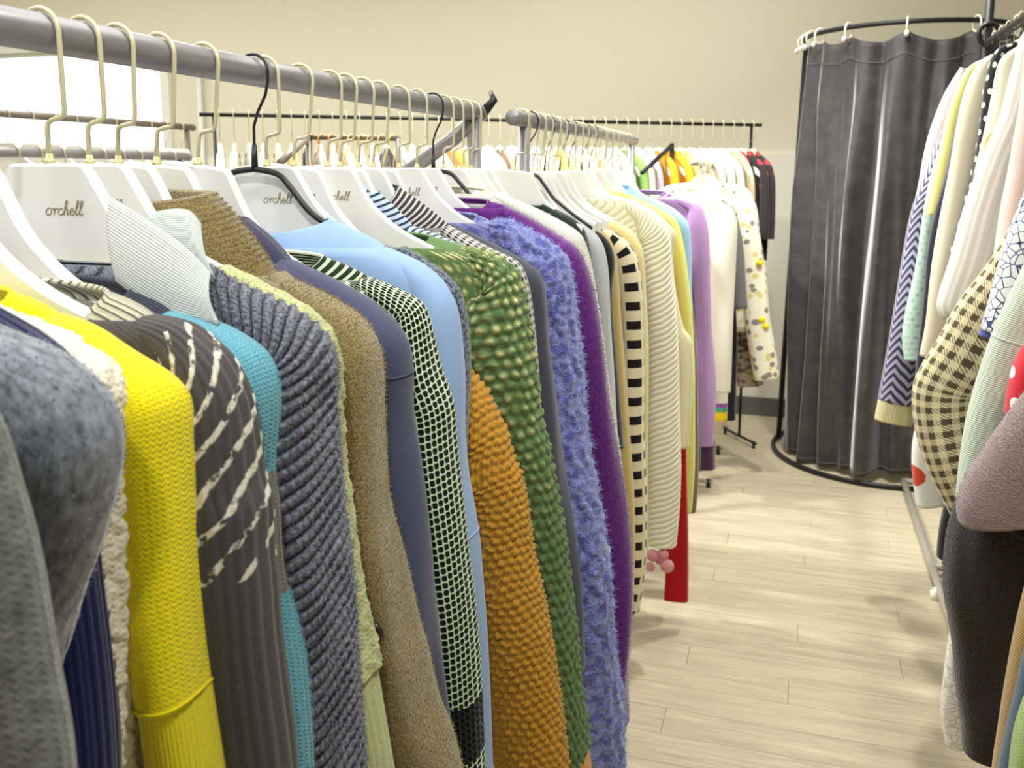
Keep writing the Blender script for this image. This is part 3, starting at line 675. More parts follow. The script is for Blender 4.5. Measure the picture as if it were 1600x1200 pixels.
garment('sweatshirt', 'dusty navy sweatshirt with a ribbed collar beside the olive coat', 'sweatshirt', 0.865,
        [(446, 404), (474, 416), (525, 440), (575, 470), (612, 500), (633, 532), (640, 565), (640, 600), (637, 650), (643, 725), (655, 825), (663, 887), (674, 985), (683, 1075), (688, 1160), (694, 1300)],
        K('dusty_navy_jersey', (74, 77, 106), 'plain', mel=0.22, nscale=420, bump=0.25), A=0.036, Am=0.022, A1=0.022, B=0.036, res=0.006, fold=0.009, seam=(640, 590),
        collar=dict(top=(388, 346), mat=K('dark_navy_rib', (62, 62, 90), 'rib', p=0.007), cd=0.05, td=0.045, dipb=0.02, dipt=0.015, rib=0.002), hlabel='white wooden hanger inside the dusty navy sweatshirt')
garment('sweater', 'dark green and white open mesh knit sweater with a black sleeve band', 'sweater', 0.945,
        [(572, 432), (625, 455), (655, 474), (667, 500), (675, 537), (684, 578), (698, 618), (705, 645), (708, 690), (717, 775), (727, 862), (738, 962), (745, 1072), (749, 1150), (752, 1200), (760, 1330)],
        lambda v: K('green_white_mesh', (22, 42, 22), 'mesh', (212, 226, 200), p=0.0088, bands=[(v((745, 1090)), v((749, 1178)), (10, 14, 12))], mel=0.12, bump=0.9),
        A=0.034, B=0.038, res=0.0026, relief=('mesh', 0.0088, 0.003), fold=0.003, collar=dict(top=(508, 404), mat=K('green_stripe_rib', (28, 50, 28), 'stripev', (200, 214, 188), p=0.011), cd=0.034),
        hlabel='white wooden hanger inside the green mesh sweater')
g12, _, _ = garment('sweatshirt', 'light blue smooth sweatshirt with funnel collar beside the mustard crochet', 'sweatshirt', 1.05,
        [(592, 382), (650, 408), (682, 432), (700, 455), (712, 482), (720, 525), (727, 587), (732, 675), (738, 750), (748, 838), (750, 900), (751, 960), (754, 1080), (758, 1200), (764, 1300)],
        K('light_blue_jersey', (152, 182, 228), 'plain', mel=0.06, nscale=500, bump=0.15), A=0.04, Am=0.024, A1=0.022, B=0.036, res=0.006, fold=0.007, seam=(748, 838),
        collar=dict(top=(520, 345), rib=0, cd=0.045, td=0.036, dipb=0.03, dipt=0.02, out=0.008), hang='black', hlabel='black coated wire hanger above the light blue sweatshirt')
garment('jacket', 'grey blue tweed jacket, a thin strip behind the light blue sweatshirt', 'jacket', 1.075,
        [(630, 385), (690, 425), (716, 455), (727, 500), (733, 560), (733, 620), (730, 760), (728, 900)],
        K('tweed', (110, 122, 140), 'camo', (50, 58, 72), p=160, mel=0.5), A=0.03, B=0.034, hlabel='white wooden hanger inside the grey blue tweed jacket')
garment('sweater', 'mustard yellow crochet knit sweater with low dropped shoulder', 'sweater', 1.165,
        [(610, 470), (650, 500), (700, 548), (735, 586), (754, 607), (776, 647), (792, 678), (803, 714), (816, 745), (826, 800), (836, 875), (849, 945), (858, 1000), (868, 1087), (880, 1187), (893, 1300)],
        K('mustard_crochet', (198, 146, 52), 'plain', mel=0.25, nscale=700, bump=0.5), A=0.058, A1=0.05, B=0.046, res=0.0021, relief=('crochet', 0.0145, 0.0064), fold=0.004, bb=0.04,
        hlabel='white wooden hanger with bare arm end beside the light blue sweatshirt', square=0.9)
garment('cardigan', 'moss green chunky popcorn knit cardigan flecked with cream', 'cardigan', 1.25,
        [(722, 384), (770, 400), (800, 422), (812, 446), (822, 500), (835, 575), (845, 650), (857, 702), (870, 778), (882, 862), (890, 937), (900, 1012), (912, 1125), (920, 1183)],
        lambda v: K('moss_popcorn', (92, 120, 74), 'spots', (226, 222, 160), p=0.0175, vlim=(0.05, 0.5), mel=0.35, bump=0.8), A=0.05, Am=0.04, A1=0.026, B=0.045, res=0.0028, relief=('popcorn', 0.0175, 0.0058), fold=0.004,
        fuzz=(8000, 0.005, fz('moss_fibre', (120, 146, 96))), collar=dict(top=(676, 372), mat=K('green_rib', (110, 142, 92), 'rib', p=0.011, mel=0.25), rib=0.002, cd=0.042, td=0.036),
        cuff=(0.03, K('mustard_cuff', (214, 152, 46), 'rib', p=0.006)), hlabel='white wooden hanger inside the moss green popcorn cardigan')
garment('shirt', 'light blue shirt with navy striped collar on the near rack', 'shirt', 1.30,
        [(642, 352), (690, 370), (740, 395), (770, 440), (785, 500), (790, 700), (795, 800)], K('blue_stripe', (188, 208, 232), 'stripev', (48, 56, 84), p=0.011, mel=0.06), A=0.025, B=0.03,
        collar=dict(top=(578, 290), rib=0, cd=0.02, td=0.02, dipb=0.02, dipt=0.01), hlabel='white wooden hanger inside the blue striped shirt')
garment('jacket', 'black and white houndstooth jacket, a slim edge behind the moss cardigan', 'jacket', 1.36,
        [(700, 352), (760, 385), (805, 408), (822, 440), (832, 500), (840, 570), (848, 650), (858, 760), (866, 850)],
        K('small_houndstooth', (205, 205, 200), 'hound', (40, 40, 42), p=0.012, mel=0.1), A=0.03, B=0.032,
        collar=dict(top=(625, 295), rib=0.001, cd=0.028, td=0.026, mat=K('black_white_stripe_rib', (60, 58, 62), 'stripev', (205, 200, 200), p=0.009, mel=0.2)), hlabel='white wooden hanger inside the houndstooth jacket')
garment('jacket', 'dark charcoal smooth wool jacket beside the periwinkle fluffy sweater', 'jacket', 1.42,
        [(705, 350), (760, 376), (825, 412), (845, 434), (853, 465), (860, 525), (872, 625), (880, 720), (890, 820), (900, 950), (905, 1050)],
        K('charcoal_wool', (66, 68, 82), 'plain', mel=0.2, nscale=400, bump=0.2), A=0.045, B=0.045, fold=0.009, hlabel='white wooden hanger inside the charcoal wool jacket')
PER = K('periwinkle_mohair', (142, 152, 214), 'camo', (102, 106, 186), p=60, mel=0.35, bump=1.0, dist=0.004, sheen=0.8)
garment('sweater', 'periwinkle blue fluffy mohair sweater', 'sweater', 1.50,
        [(762, 345), (800, 352), (850, 380), (875, 400), (886, 426), (893, 465), (900, 525), (906, 600), (911, 687), (922, 750), (935, 825), (947, 887), (955, 950), (962, 1025), (969, 1100), (970, 1200), (968, 1280)],
        PER, A=0.045, B=0.045, res=0.004, relief=('cable', 0.03, 0.006), fold=0.006, fuzz=(22000, 0.012, fz('periwinkle_fibre', (158, 170, 236))), collar=dict(top=(748, 338), cd=0.034),
        hlabel='white wooden hanger inside the periwinkle fluffy sweater')
garment('sweater', 'deep purple velvety sweater', 'sweater', 1.58,
        [(790, 322), (825, 340), (875, 370), (900, 388), (915, 420), (925, 464), (937, 540), (952, 637), (961, 690), (972, 775), (977, 875), (981, 970), (983, 1070), (983, 1138)],
        K('purple_plush', (98, 38, 124), 'plain', mel=0.5, nscale=120, bump=0.6, sheen=0.5), A=0.046, Am=0.036, A1=0.026, B=0.042, res=0.006, fold=0.010, fuzz=(12000, 0.007, fz('purple_fibre', (112, 50, 138))),
        collar=dict(top=(766, 316), cd=0.03, rib=0.002), hlabel='white wooden hanger inside the deep purple sweater')
garment('sweater', 'off white fine fluffy sweater just behind the purple one', 'sweater', 1.66,
        [(778, 300), (820, 318), (852, 333), (900, 362), (914, 384), (926, 428), (942, 512), (951, 580), (961, 647), (970, 710), (979, 800), (984, 900)],
        K('off_white_knit', (222, 222, 214), 'ribv', p=0.004, mel=0.12), A=0.03, B=0.03, fuzz=(5000, 0.006), collar=dict(top=(760, 298), mat=K('pale_lime_knit', (212, 220, 190), 'knit', p=0.006)),
        hang='black', hlabel='black coated wire hanger holding the off white fluffy sweater')
# ================================================================== second rack along the aisle
R2 = dict(rx=RX2, rail_z=ZR - 0.004, res=0.009, hplain=True)
garment('cardigan', 'bottle green thin cardigan, a dark strip between off white and grey', 'cardigan', 2.08,
        [(850, 318), (900, 345), (918, 372), (928, 420), (940, 480), (946, 540), (952, 640), (960, 720)], K('bottle_green', (38, 52, 44), 'rib', p=0.005), A=0.03, B=0.03, hlabel='white hanger inside the bottle green cardigan', **R2)
garment('sweater', 'light grey felted sweater on the second rack', 'sweater', 2.16,
        [(850, 315), (905, 345), (935, 372), (947, 405), (953, 460), (959, 550), (964, 650), (970, 740), (976, 850)], K('light_grey_felt', (188, 192, 194), 'plain', mel=0.25, nscale=300), A=0.04, B=0.035,
        collar=dict(h=0.04), hang='black', hlabel='black wire hanger holding the light grey felted sweater', **R2)
garment('jacket', 'black round shouldered jacket next to the light grey sweater', 'jacket', 2.23,
        [(845, 318), (900, 345), (940, 366), (956, 388), (961, 415), (958, 445), (960, 520), (966, 620), (972, 700)], K('black_jersey', (26, 26, 30), 'plain', mel=0.15), A=0.035, B=0.035, hlabel='white hanger inside the black jacket', **R2)
garment('top', 'ochre tan narrow knit top between the black jacket and the barred cardigan', 'top', 2.3,
        [(885, 340), (935, 358), (958, 385), (967, 440), (972, 500), (978, 580), (983, 680), (988, 790), (992, 880), (990, 955)], K('ochre_knit', (190, 168, 98), 'rib', p=0.006), A=0.022, B=0.03, collar=dict(h=0.04), hlabel='white hanger inside the ochre tan top', **R2)
garment('cardigan', 'cream cardigan with black ladder bars and black trim', 'cardigan', 2.38,
        [(905, 342), (950, 358), (978, 376), (994, 402), (1001, 450), (1005, 550), (1008, 650), (1010, 760), (1008, 880), (998, 955)], K('cream_black_ladder', (228, 218, 186), 'ladder', (24, 20, 22), p=0.052, mel=0.08), A=0.034, B=0.034,
        collar=dict(h=0.05, mat=K('black_trim', (28, 26, 28), 'rib', p=0.005), cd=0.04), hlabel='white hanger inside the cream barred cardigan', **R2)
garment('sweater', 'sand beige sweater with rounded shoulder behind the barred cardigan', 'sweater', 2.45,
        [(900, 330), (945, 340), (980, 356), (1000, 380), (1008, 410), (1011, 470), (1013, 600), (1014, 720), (1012, 850), (1008, 900)], K('sand_knit', (222, 208, 150), 'knit', p=0.006), A=0.03, B=0.034, collar=dict(h=0.04), hlabel='white hanger inside the sand beige sweater', **R2)
g_rib, _, _ = garment('sweater', 'ivory sweater with broad slanting ribs on the second rack', 'sweater', 2.55,
        [(966, 306), (1000, 318), (1018, 328), (1038, 350), (1047, 374), (1050, 414), (1056, 477), (1059, 562), (1061, 640), (1062, 720), (1060, 790), (1056, 852)], K('ivory_rib', (240, 238, 216), 'diagrib', (216, 212, 184), p=0.017, mel=0.06, bump=1.0), A=0.046, B=0.04,
        relief=('ribv', 0.017, 0.0026), collar=dict(top=(935, 300)), fold=0.003, hlabel='white hanger inside the ivory ribbed sweater', **{**R2, 'res': 0.004})
garment('knit_top', 'cream knit top with a pointed shoulder cap', 'top', 2.64,
        [(985, 310), (1020, 328), (1045, 350), (1057, 366), (1052, 400), (1056, 450), (1068, 510), (1082, 536), (1082, 620), (1078, 700)], K('cream_flat_knit', (236, 226, 190), 'rib', p=0.01, mel=0.06), A=0.028, B=0.02, fold=0.002, hlabel='white hanger inside the cream pointed shoulder top', left=True, **R2)
garment('dress', 'dark red long dress reaching lowest on the second rack', 'dress', 2.72,
        [(985, 315), (1020, 335), (1042, 370), (1053, 430), (1066, 510), (1072, 600), (1075, 700), (1076, 820), (1073, 940)], K('dark_red_jersey', (176, 20, 24), 'plain', mel=0.15), A=0.036, B=0.016, square=0.5, hem=0.72, hlabel='white hanger inside the dark red dress', **R2)
garment('cardigan', 'lemon lime light cardigan beside the dark red dress', 'cardigan', 2.82,
        [(965, 298), (1006, 313), (1053, 340), (1066, 372), (1074, 414), (1081, 477), (1084, 540), (1086, 640), (1085, 730), (1080, 800)], K('lemon_lime_knit', (228, 226, 120), 'rib', p=0.02, mel=0.1), A=0.03, B=0.035, collar=dict(top=(950, 294)), hlabel='white hanger inside the lemon lime cardigan', **R2)
garment('shirt', 'sky blue shirt shoulder between lemon and lilac', 'shirt', 2.98,
        [(998, 302), (1030, 314), (1059, 330), (1076, 350), (1079, 380), (1080, 450), (1082, 560)], K('sky_blue_cotton', (166, 206, 238), 'plain', mel=0.08), A=0.03, B=0.03, collar=dict(h=0.04, rib=0), hlabel='white hanger inside the sky blue shirt', **R2)
garment('cardigan', 'lilac cardigan with dark plum cuffs', 'cardigan', 3.2,
        [(1052, 306), (1072, 310), (1091, 317), (1102, 340), (1108, 382), (1112, 480), (1116, 580), (1118, 694)], K('lilac_knit', (198, 156, 212), 'rib', p=0.02, mel=0.12), A=0.036, B=0.04, fold=0.008,
        cuff=(0.09, K('plum_rib', (84, 58, 84), 'rib', p=0.006), 1.0), collar=dict(top=(1040, 300), mat=K('lilac_stripe', (178, 150, 196), 'stripev', (88, 76, 104), p=0.016)), hlabel='white hanger inside the lilac cardigan', **R2)
garment('long_coat', 'dark plum long coat in the shade of the lilac cardigan', 'coat', 3.1,
        [(1010, 312), (1050, 330), (1072, 370), (1084, 450), (1090, 560), (1092, 660), (1092, 735)], K('dark_plum', (66, 46, 62), 'plain'), A=0.03, B=0.03, hlabel='white hanger inside the dark plum coat', **R2)
garment('coat', 'olive grey slim coat, a dark strip right of the lemon cardigan', 'coat', 3.0,
        [(1000, 315), (1045, 335), (1066, 370), (1080, 460), (1088, 560), (1092, 660), (1090, 750), (1086, 798)], K('olive_grey_twill', (122, 112, 76), 'plain'), A=0.025, B=0.03, hlabel='white hanger inside the olive grey coat', **R2)
# hangers with pale tops hidden inside the rows: extra hooks the photograph shows
for i, yy in enumerate((1.715, 1.77, 1.83, 1.88)):
    hanger('white', (RX1, yy, ZR), 0.0, 'bare white wooden hanger at the far end of the near rack, %s of four' % ('first', 'second', 'third', 'last')[i], 'spare white hangers on the near rack')
BK = [3, 5, 6, 8, 9]; OR11 = ['first', 'second', 'third', 'fourth', 'fifth', 'sixth', 'seventh', 'eighth', 'ninth', 'tenth', 'last']
for i, yy in enumerate((2.12, 2.19, 2.265, 2.34, 2.42, 2.5, 2.6, 2.68, 2.77, 2.88, 2.93, 3.05, 3.15, 3.3, 3.4, 3.5)):
    hanger('white' if i not in (3, 5, 6, 8, 9) else 'black', (RX2, yy, ZR - 0.004), 0.0,
           ('bare white hanger on the second rack, %s from its near end' % OR11[[j for j in range(16) if j not in BK].index(i)]) if i not in BK
           else ('bare black wire hanger on the second rack, %s from its near end' % OR11[BK.index(i)]),
           'spare white hangers on the second rack' if i not in (3, 5, 6, 8, 9) else 'spare black hangers on the second rack', True, 0.1, 0.72)
# pink plush flower charm below the ivory sweater's sleeve
M_PINK = K('pink_plush', (214, 150, 158), 'plain', mel=0.3, nscale=200, bump=0.8)
fl_root = empty('plush_flower', at(1036, 880, 2.52), 'pink plush flower charm dangling under the ivory ribbed sleeve', 'charm')
def ball(c, r, n=14):
    th = np.linspace(0, math.pi, n); ph = np.arange(2 * n) / (2 * n) * 2 * math.pi; T, Pp = np.meshgrid(th, ph, indexing='ij')
    rr = np.maximum(np.sin(T), 1e-3)
    return np.stack([c[0] + r[0] * rr * np.cos(Pp), c[1] + r[1] * rr * np.sin(Pp), c[2] + r[2] * np.cos(T)], -1)
for (bx, by, br) in ((1042, 884, 0.021), (1020, 868, 0.019), (1016, 886, 0.014), (1036, 866, 0.017)):
    c = at(bx, by, 2.52); link('petal', grid_mesh('petal', ball(c, (br, br * 0.7, br)), np.zeros((14, 29)), np.zeros((14, 29))), M_PINK, fl_root)
c = at(1029, 877, 2.50); link('centre', grid_mesh('centre', ball(c, (0.009, 0.008, 0.009)), np.zeros((14, 29)), np.zeros((14, 29))), K('rose_plush', (170, 96, 108), 'plain'), fl_root)

# ================================================================== short rack at the end of the aisle
R3 = dict(rx=RX3, rail_z=1.49, res=0.011, hplain=True)
garment('shirt', 'pale ivory shirt on the short end rack', 'shirt', 3.84,
        [(1085, 300), (1110, 308), (1134, 319), (1147, 332), (1152, 361), (1147, 450), (1145, 540), (1143, 612)], K('pale_ivory', (236, 232, 214), 'plain', mel=0.06), A=0.05, B=0.04, collar=dict(h=0.05, rib=0), hlabel='white hanger inside the pale ivory shirt', **R3)
garment('shirt', 'white shirt with rainbow striped cuff on the short end rack', 'shirt', 3.95,
        [(1080, 296), (1105, 305), (1125, 320), (1134, 345), (1136, 450), (1137, 560), (1137, 656)],
        lambda v: K('white_rainbow', (246, 246, 240), 'plain', bands=[(v((1137, 629)), v((1137, 636)), (150, 96, 180)), (v((1137, 636)), v((1137, 643)), (70, 170, 120)), (v((1137, 643)), 9, (238, 206, 32))], mel=0.03), A=0.035, B=0.03, hlabel='white hanger inside the rainbow cuffed shirt', **R3)
garment('jacket', 'mid grey jacket half hidden by the ivory shirt', 'jacket', 4.05,
        [(1100, 300), (1130, 312), (1150, 335), (1160, 380), (1165, 450), (1168, 480)], K('mid_grey_wool', (118, 116, 116), 'plain'), A=0.03, B=0.03, hlabel='white hanger inside the mid grey jacket', **R3)
garment('long_coat', 'black long coat on the short end rack', 'coat', 4.14,
        [(1098, 302), (1125, 318), (1140, 360), (1148, 450), (1152, 560), (1150, 656)], K('black_twill', (30, 30, 30), 'plain'), A=0.035, B=0.03, hlabel='white hanger inside the black long coat', **R3)
gf, _, _ = garment('blouse', 'white printed blouse with yellow blossoms at the aisle end of the rack', 'blouse', 4.24,
        [(1120, 285), (1148, 288), (1168, 296), (1181, 322), (1186, 361), (1193, 404), (1198, 440), (1204, 500), (1212, 545), (1219, 588)], K('white_print', (248, 244, 222), 'floral', (150, 140, 130), p=26, mel=0.05, col3=(226, 214, 150)), A=0.055, A1=0.06, B=0.05, collar=dict(h=0.05, rib=0), hlabel='white hanger inside the white printed blouse', **R3)
for i, (bx, by) in enumerate(((1187, 411), (1190, 500), (1196, 510))):
    c = at(bx, by, 4.19); link('blossom', grid_mesh('blossom', ball(c, (0.016, 0.01, 0.016), 8), np.zeros((8, 17)), np.zeros((8, 17))), K('blossom_yellow%d' % i, (240, 220, 30), 'plain', bump=0), gf)
garment('fur_jacket', 'brown and cream fur jacket hem below the printed blouse', 'jacket', 4.34,
        [(1110, 300), (1140, 320), (1160, 380), (1172, 470), (1185, 540), (1192, 600)], K('fur', (170, 156, 136), 'camo', (90, 78, 70), p=30, mel=0.4, bump=1), A=0.06, B=0.05, fuzz=(4000, 0.02), hlabel='white hanger inside the fur jacket', **R3)

# ================================================================== dressing ring with its curtain
CXR, CYR, CR, ZRING = 0.475, 4.86, 0.49, 2.10
ds = empty('dressing_ring_stand', (CXR, CYR, 0), 'black ring stand that carries the dressing curtain', 'stand')
def circ(r, z, a0=0, a1=360, n=64, c=(CXR, CYR)): return [(c[0] + r * math.cos(math.radians(a0 + (a1 - a0) * i / n)), c[1] + r * math.sin(math.radians(a0 + (a1 - a0) * i / n)), z) for i in range(n + 1)]
MB().tube(circ(CR, ZRING), 0.011, 10, cap=False).build('top_ring', M_BLK, ds)
MB().tube(circ(CR + 0.055, 0.014), 0.012, 10, cap=False).build('base_ring', M_BLK, ds)
MB().tube([(CXR - CR - 0.03, CYR + 0.12, 0.014), (CXR - CR - 0.01, CYR + 0.12, 1.0), (CXR - CR * 0.97, CYR + 0.12, ZRING)], 0.014, 10).build('post', M_BLK, ds)
MB().tube([(CXR + CR + 0.03, CYR + 0.12, 0.014), (CXR + CR * 0.97, CYR + 0.12, ZRING)], 0.014, 10).build('post', M_BLK, ds)
cu = empty('dressing_curtain', (CXR, CYR, 0), 'dark charcoal velvet curtain hanging from the dressing ring', 'curtain')
ring_deg = [186, 196, 203, 212, 233, 263, 297, 333, 352]
def curtain():
    n, k = 420, 90; ang = np.linspace(176, 366, n); q = np.linspace(0, 1, k)
    AN, QQ = np.meshgrid(ang, q); rd = np.radians(AN)
    top = np.full(n, ZRING - 0.075); r_ = np.array(ring_deg)
    for i in range(len(r_) - 1):
        m = (ang >= r_[i]) & (ang <= r_[i + 1]); t_ = (ang[m] - r_[i]) / (r_[i + 1] - r_[i]); span = (r_[i + 1] - r_[i]) / 35.0
        top[m] = ZRING - 0.035 - 0.045 * span * np.sin(np.pi * t_) ** 0.8
    top = np.convolve(np.pad(top, 4, 'edge'), np.ones(9) / 9, 'valid')
    zb = 0.03 + 0.02 * np.sin(rd * 3)
    Z = top[None] * (1 - QQ) + zb * QQ
    rg = np.random.default_rng(4); f = 0
    for kk, am in ((6.0, 0.022), (10.7, 0.026), (17.3, 0.03), (25.0, 0.02), (41.0, 0.006)):
        f = f + am * np.sin(rd * kk + rg.uniform(0, 6) + 1.5 * np.sin(QQ * rg.uniform(1.5, 3.5) + rg.uniform(0, 6)) + 0.5 * QQ * rg.uniform(-1, 1))
    amp = (0.4 + 0.7 * np.clip(QQ * 3, 0, 1)) * (0.25 + 0.75 * np.clip((AN - 180) / 40, 0, 1)); f = f * amp
    R_ = CR - 0.02 + f
    # slack swags below the header between the first rings
    swag = 0.016 * np.sin(rd * 9) * np.exp(-((QQ - 0.15) / 0.1) ** 2); R_ = R_ + swag
    P = np.stack([CXR + R_ * np.cos(rd), CYR + R_ * np.sin(rd), Z], -1)
    U = np.repeat((np.radians(ang) * CR * 1.4)[None], k, 0); V = np.repeat((q * 2.0)[:, None], n, 1)
    return P, U, V
P, U, V = curtain()
mvel, nt, b = new_mat('charcoal_velvet')
uvn = nt.nodes.new('ShaderNodeUVMap'); nz1 = noise(nt, uvn.outputs[0], 14, 4, 0.6); nz2 = noise(nt, uvn.outputs[0], 220, 2)
cvel = mixc(nt, nz1.ramp(0.35, 0.7), lin((50, 47, 50)), lin((72, 67, 66)))
nt.links.new(cvel, b.inputs['Base Color']); b.inputs['Roughness'].default_value = 0.6; b.inputs['Sheen Weight'].default_value = 1.0
b.inputs['Sheen Roughness'].default_value = 0.3; b.inputs['Specular IOR Level'].default_value = 0.6
bn = nt.nodes.new('ShaderNodeBump'); bn.inputs['Strength'].default_value = 0.35; bn.inputs['Distance'].default_value = 0.004
nt.links.new((nz1 + nz2 * 0.15).k, bn.inputs['Height']); nt.links.new(bn.outputs[0], b.inputs['Normal'])
pn = link('panel', grid_mesh('panel', P, U, V, wrap=False), mvel, cu)
md = pn.modifiers.new('thickness', 'SOLIDIFY'); md.thickness = 0.003
k4 = 4
MB().tube([tuple(P[k4, i] + np.array([0, 0, 0]) + 0.004 * np.array([math.cos(math.radians(a)), math.sin(math.radians(a)), 0])) for i, a in list(enumerate(np.linspace(176, 366, 420)))[::4]], 0.0016, 5).build('header_seam', plain('grey_thread', (118, 108, 112), 0.8), cu)
MB().tube([tuple(P[-2, i] + 0.004 * np.array([math.cos(math.radians(a)), math.sin(math.radians(a)), 0])) for i, a in list(enumerate(np.linspace(176, 366, 420)))[::4]], 0.0016, 5).build('hem_seam', plain('grey_hem_thread', (118, 108, 112), 0.8), cu)
M_CR = plain('white_plastic', (236, 234, 220), 0.35)
for a in ring_deg:
    ra = math.radians(a); c = Vector((CXR + CR * math.cos(ra), CYR + CR * math.sin(ra), ZRING - 0.014)); er = Vector((math.cos(ra), math.sin(ra), 0))
    pts = [c + er * 0.027 * math.cos(t) + Vector((0, 0, 0.034 * math.sin(t))) for t in np.linspace(0, 2 * math.pi, 19)]
    o = MB().tube(pts, 0.0042, 8, cap=False).build('curtain_ring', M_CR, cu)
    MB().tube([c + er * 0.027 + Vector((0, 0, -0.03)), c + er * 0.033 + Vector((0, 0, -0.04)), c + er * 0.03 + Vector((0, 0, -0.052))], [0.009, 0.011, 0.006], 10).build('ring_bead', M_CR, o)

# ================================================================== rack on the right
ZRR = 1.87
rn = empty('clothes_rack', (0.66, 1.6, 0), 'lower black rack at the right edge carrying the houndstooth and fleece coats', 'clothes rack')
MB().tube([(0.66, 0.75, 1.58), (0.66, 2.27, 1.58)], 0.015, 14).build('rail', M_BLK, rn)
for yy in (0.78, 2.25):
    MB().tube([(0.66, yy, 0.03), (0.66, yy, 1.58)], 0.013, 12).build('post', M_BLK, rn)
    MB().tube([(0.62, yy, 0.02), (0.98, yy, 0.02)], 0.014, 10).build('foot_bar', M_BLK, rn)
rr = empty('clothes_rack', (RXR, 2.2, 0), 'black and grey tall rack on the right side of the aisle', 'clothes rack')
MB().tube([(RXR, 2.28, ZRR), (RXR, 3.42, ZRR)], 0.015, 14).build('rail', M_BLK, rr)
for yy in (3.4,):
    MB().tube([(RXR, yy, 0.04), (RXR, yy, 2.6)], 0.014, 12).build('post', M_BLK, rr)
MB().tube([(RXR - 0.045, 2.3, 0.035), (RXR - 0.045, 4.36, 0.035)], 0.014, 12).build('base_bar', M_GREYBAR, rr)
MB().tube([(RXR + 0.4, 2.3, 0.035), (RXR + 0.4, 4.36, 0.035)], 0.014, 12).build('base_bar', M_GREYBAR, rr)
MB().tube([(RXR - 0.045, 4.36, 0.035), (RXR + 0.4, 4.36, 0.035)], 0.014, 12).build('cross_bar', M_GREYBAR, rr)
MB().tube([(RXR - 0.045, 3.4, 0.035), (RXR + 0.4, 3.4, 0.035)], 0.014, 12).build('cross_bar', M_GREYBAR, rr)
MB().tube([(RXR + 0.03 * math.cos(t), 3.38, ZRR + 0.03 + 0.035 * math.sin(t)) for t in np.linspace(0, 2 * math.pi, 18)], 0.008, 8, cap=False).build('ring_clamp', M_BLK, rr)
for yy in (3.2, 2.4):
    MB().tube([(RXR - 0.045, yy, 0.03), (RXR - 0.06, yy, 0.022)], [0.016, 0.02], 12).tube([(RXR - 0.06, yy, 0.0), (RXR - 0.06, yy, 0.03)], 0.016, 12).build('foot', M_CR, rr)
RR = dict(rx=RXR, side=-1, rail_z=ZRR, res=0.008, hplain=True)
def rg(name, label, cat, Y, px, mat, hl, **k):
    d = dict(RR)
    if Y < 2.2: d.update(rx=0.66, rail_z=1.58)
    d.update(k); return garment(name, label, cat, Y, px, mat, hlabel=hl, **d)
rg('blouse', 'pink and orange printed blouse farthest along the right rack', 'blouse', 3.26, [(1545, 88), (1500, 106), (1474, 150), (1456, 200), (1446, 240), (1436, 290), (1425, 335), (1415, 420), (1408, 500)],
   K('pink_print', (236, 206, 204), 'floral', (232, 150, 60), p=16, col3=(248, 248, 240), mel=0.08), 'white hanger inside the pink printed blouse', A=0.04, B=0.03)
rg('coat', 'navy coat with lilac chevron weave and beige cuff', 'coat', 3.16, [(1540, 100), (1500, 140), (1470, 205), (1447, 270), (1425, 330), (1410, 400), (1398, 470), (1384, 550), (1370, 622)],
   K('chevron_knit', (58, 60, 88), 'chevron', (176, 172, 196), p=0.03, mel=0.12), 'white hanger inside the chevron coat', A=0.035, A1=0.062, B=0.045, cuff=(0.07, K('beige_rib', (212, 206, 160), 'rib', p=0.008), 0.95))
rg('cardigan', 'mint green thin cardigan with its cuff beside the chevron coat', 'cardigan', 3.06, [(1540, 110), (1490, 180), (1462, 260), (1446, 330), (1432, 400), (1424, 440), (1414, 490), (1410, 530), (1413, 563)],
   K('mint_knit', (190, 218, 206), 'spots', (150, 180, 175), p=0.02, mel=0.1), 'white hanger inside the mint cardigan', A=0.02, A1=0.036, B=0.03)
rg('shirt', 'pale yellow short sleeved shirt on the right rack', 'shirt', 2.95, [(1550, 88), (1512, 106), (1485, 160), (1468, 230), (1455, 290), (1446, 335)],
   K('pale_yellow', (222, 216, 128), 'stripeu', (230, 226, 176), p=0.03, mel=0.06), 'white hanger inside the pale yellow shirt', A=0.022, B=0.03)
rg('coat', 'midnight navy plain coat between the mint cardigan and cream shirt', 'coat', 2.9, [(1545, 105), (1500, 180), (1482, 250), (1462, 330), (1449, 400), (1443, 450), (1434, 520), (1427, 600), (1424, 660)],
   K('midnight_wool', (36, 38, 52), 'plain', mel=0.15), 'white hanger inside the midnight navy coat', A=0.04, A1=0.05, B=0.035)
rg('jacket', 'blue grey denim jacket with pearl studs, a slim strip on the right rack', 'jacket', 2.8, [(1550, 105), (1505, 170), (1490, 230), (1477, 300), (1467, 380), (1456, 450), (1448, 500)],
   K('denim', (128, 140, 156), 'dots', (230, 232, 236), p=0.05, mel=0.25), 'white hanger inside the studded denim jacket', A=0.014, B=0.03)
rg('shirt', 'cream cotton shirt with long sleeve on the right rack', 'shirt', 2.7, [(1570, 78), (1535, 93), (1512, 130), (1497, 190), (1485, 260), (1472, 330), (1457, 420), (1446, 500), (1434, 553)],
   K('cream_cotton', (218, 210, 190), 'plain', mel=0.06), 'white hanger inside the cream cotton shirt', A=0.035, B=0.034, collar=dict(h=0.05, rib=0))
rg('shirt', 'black shirt with a row of white dots on the right rack', 'shirt', 2.62, [(1585, 65), (1556, 78), (1540, 120), (1531, 180), (1518, 260), (1503, 330), (1484, 400), (1474, 450)],
   K('black_white_dots', (40, 42, 40), 'dots', (232, 232, 224), p=0.034, mel=0.1), 'black hanger inside the black dotted shirt', A=0.022, B=0.03, hang='black')
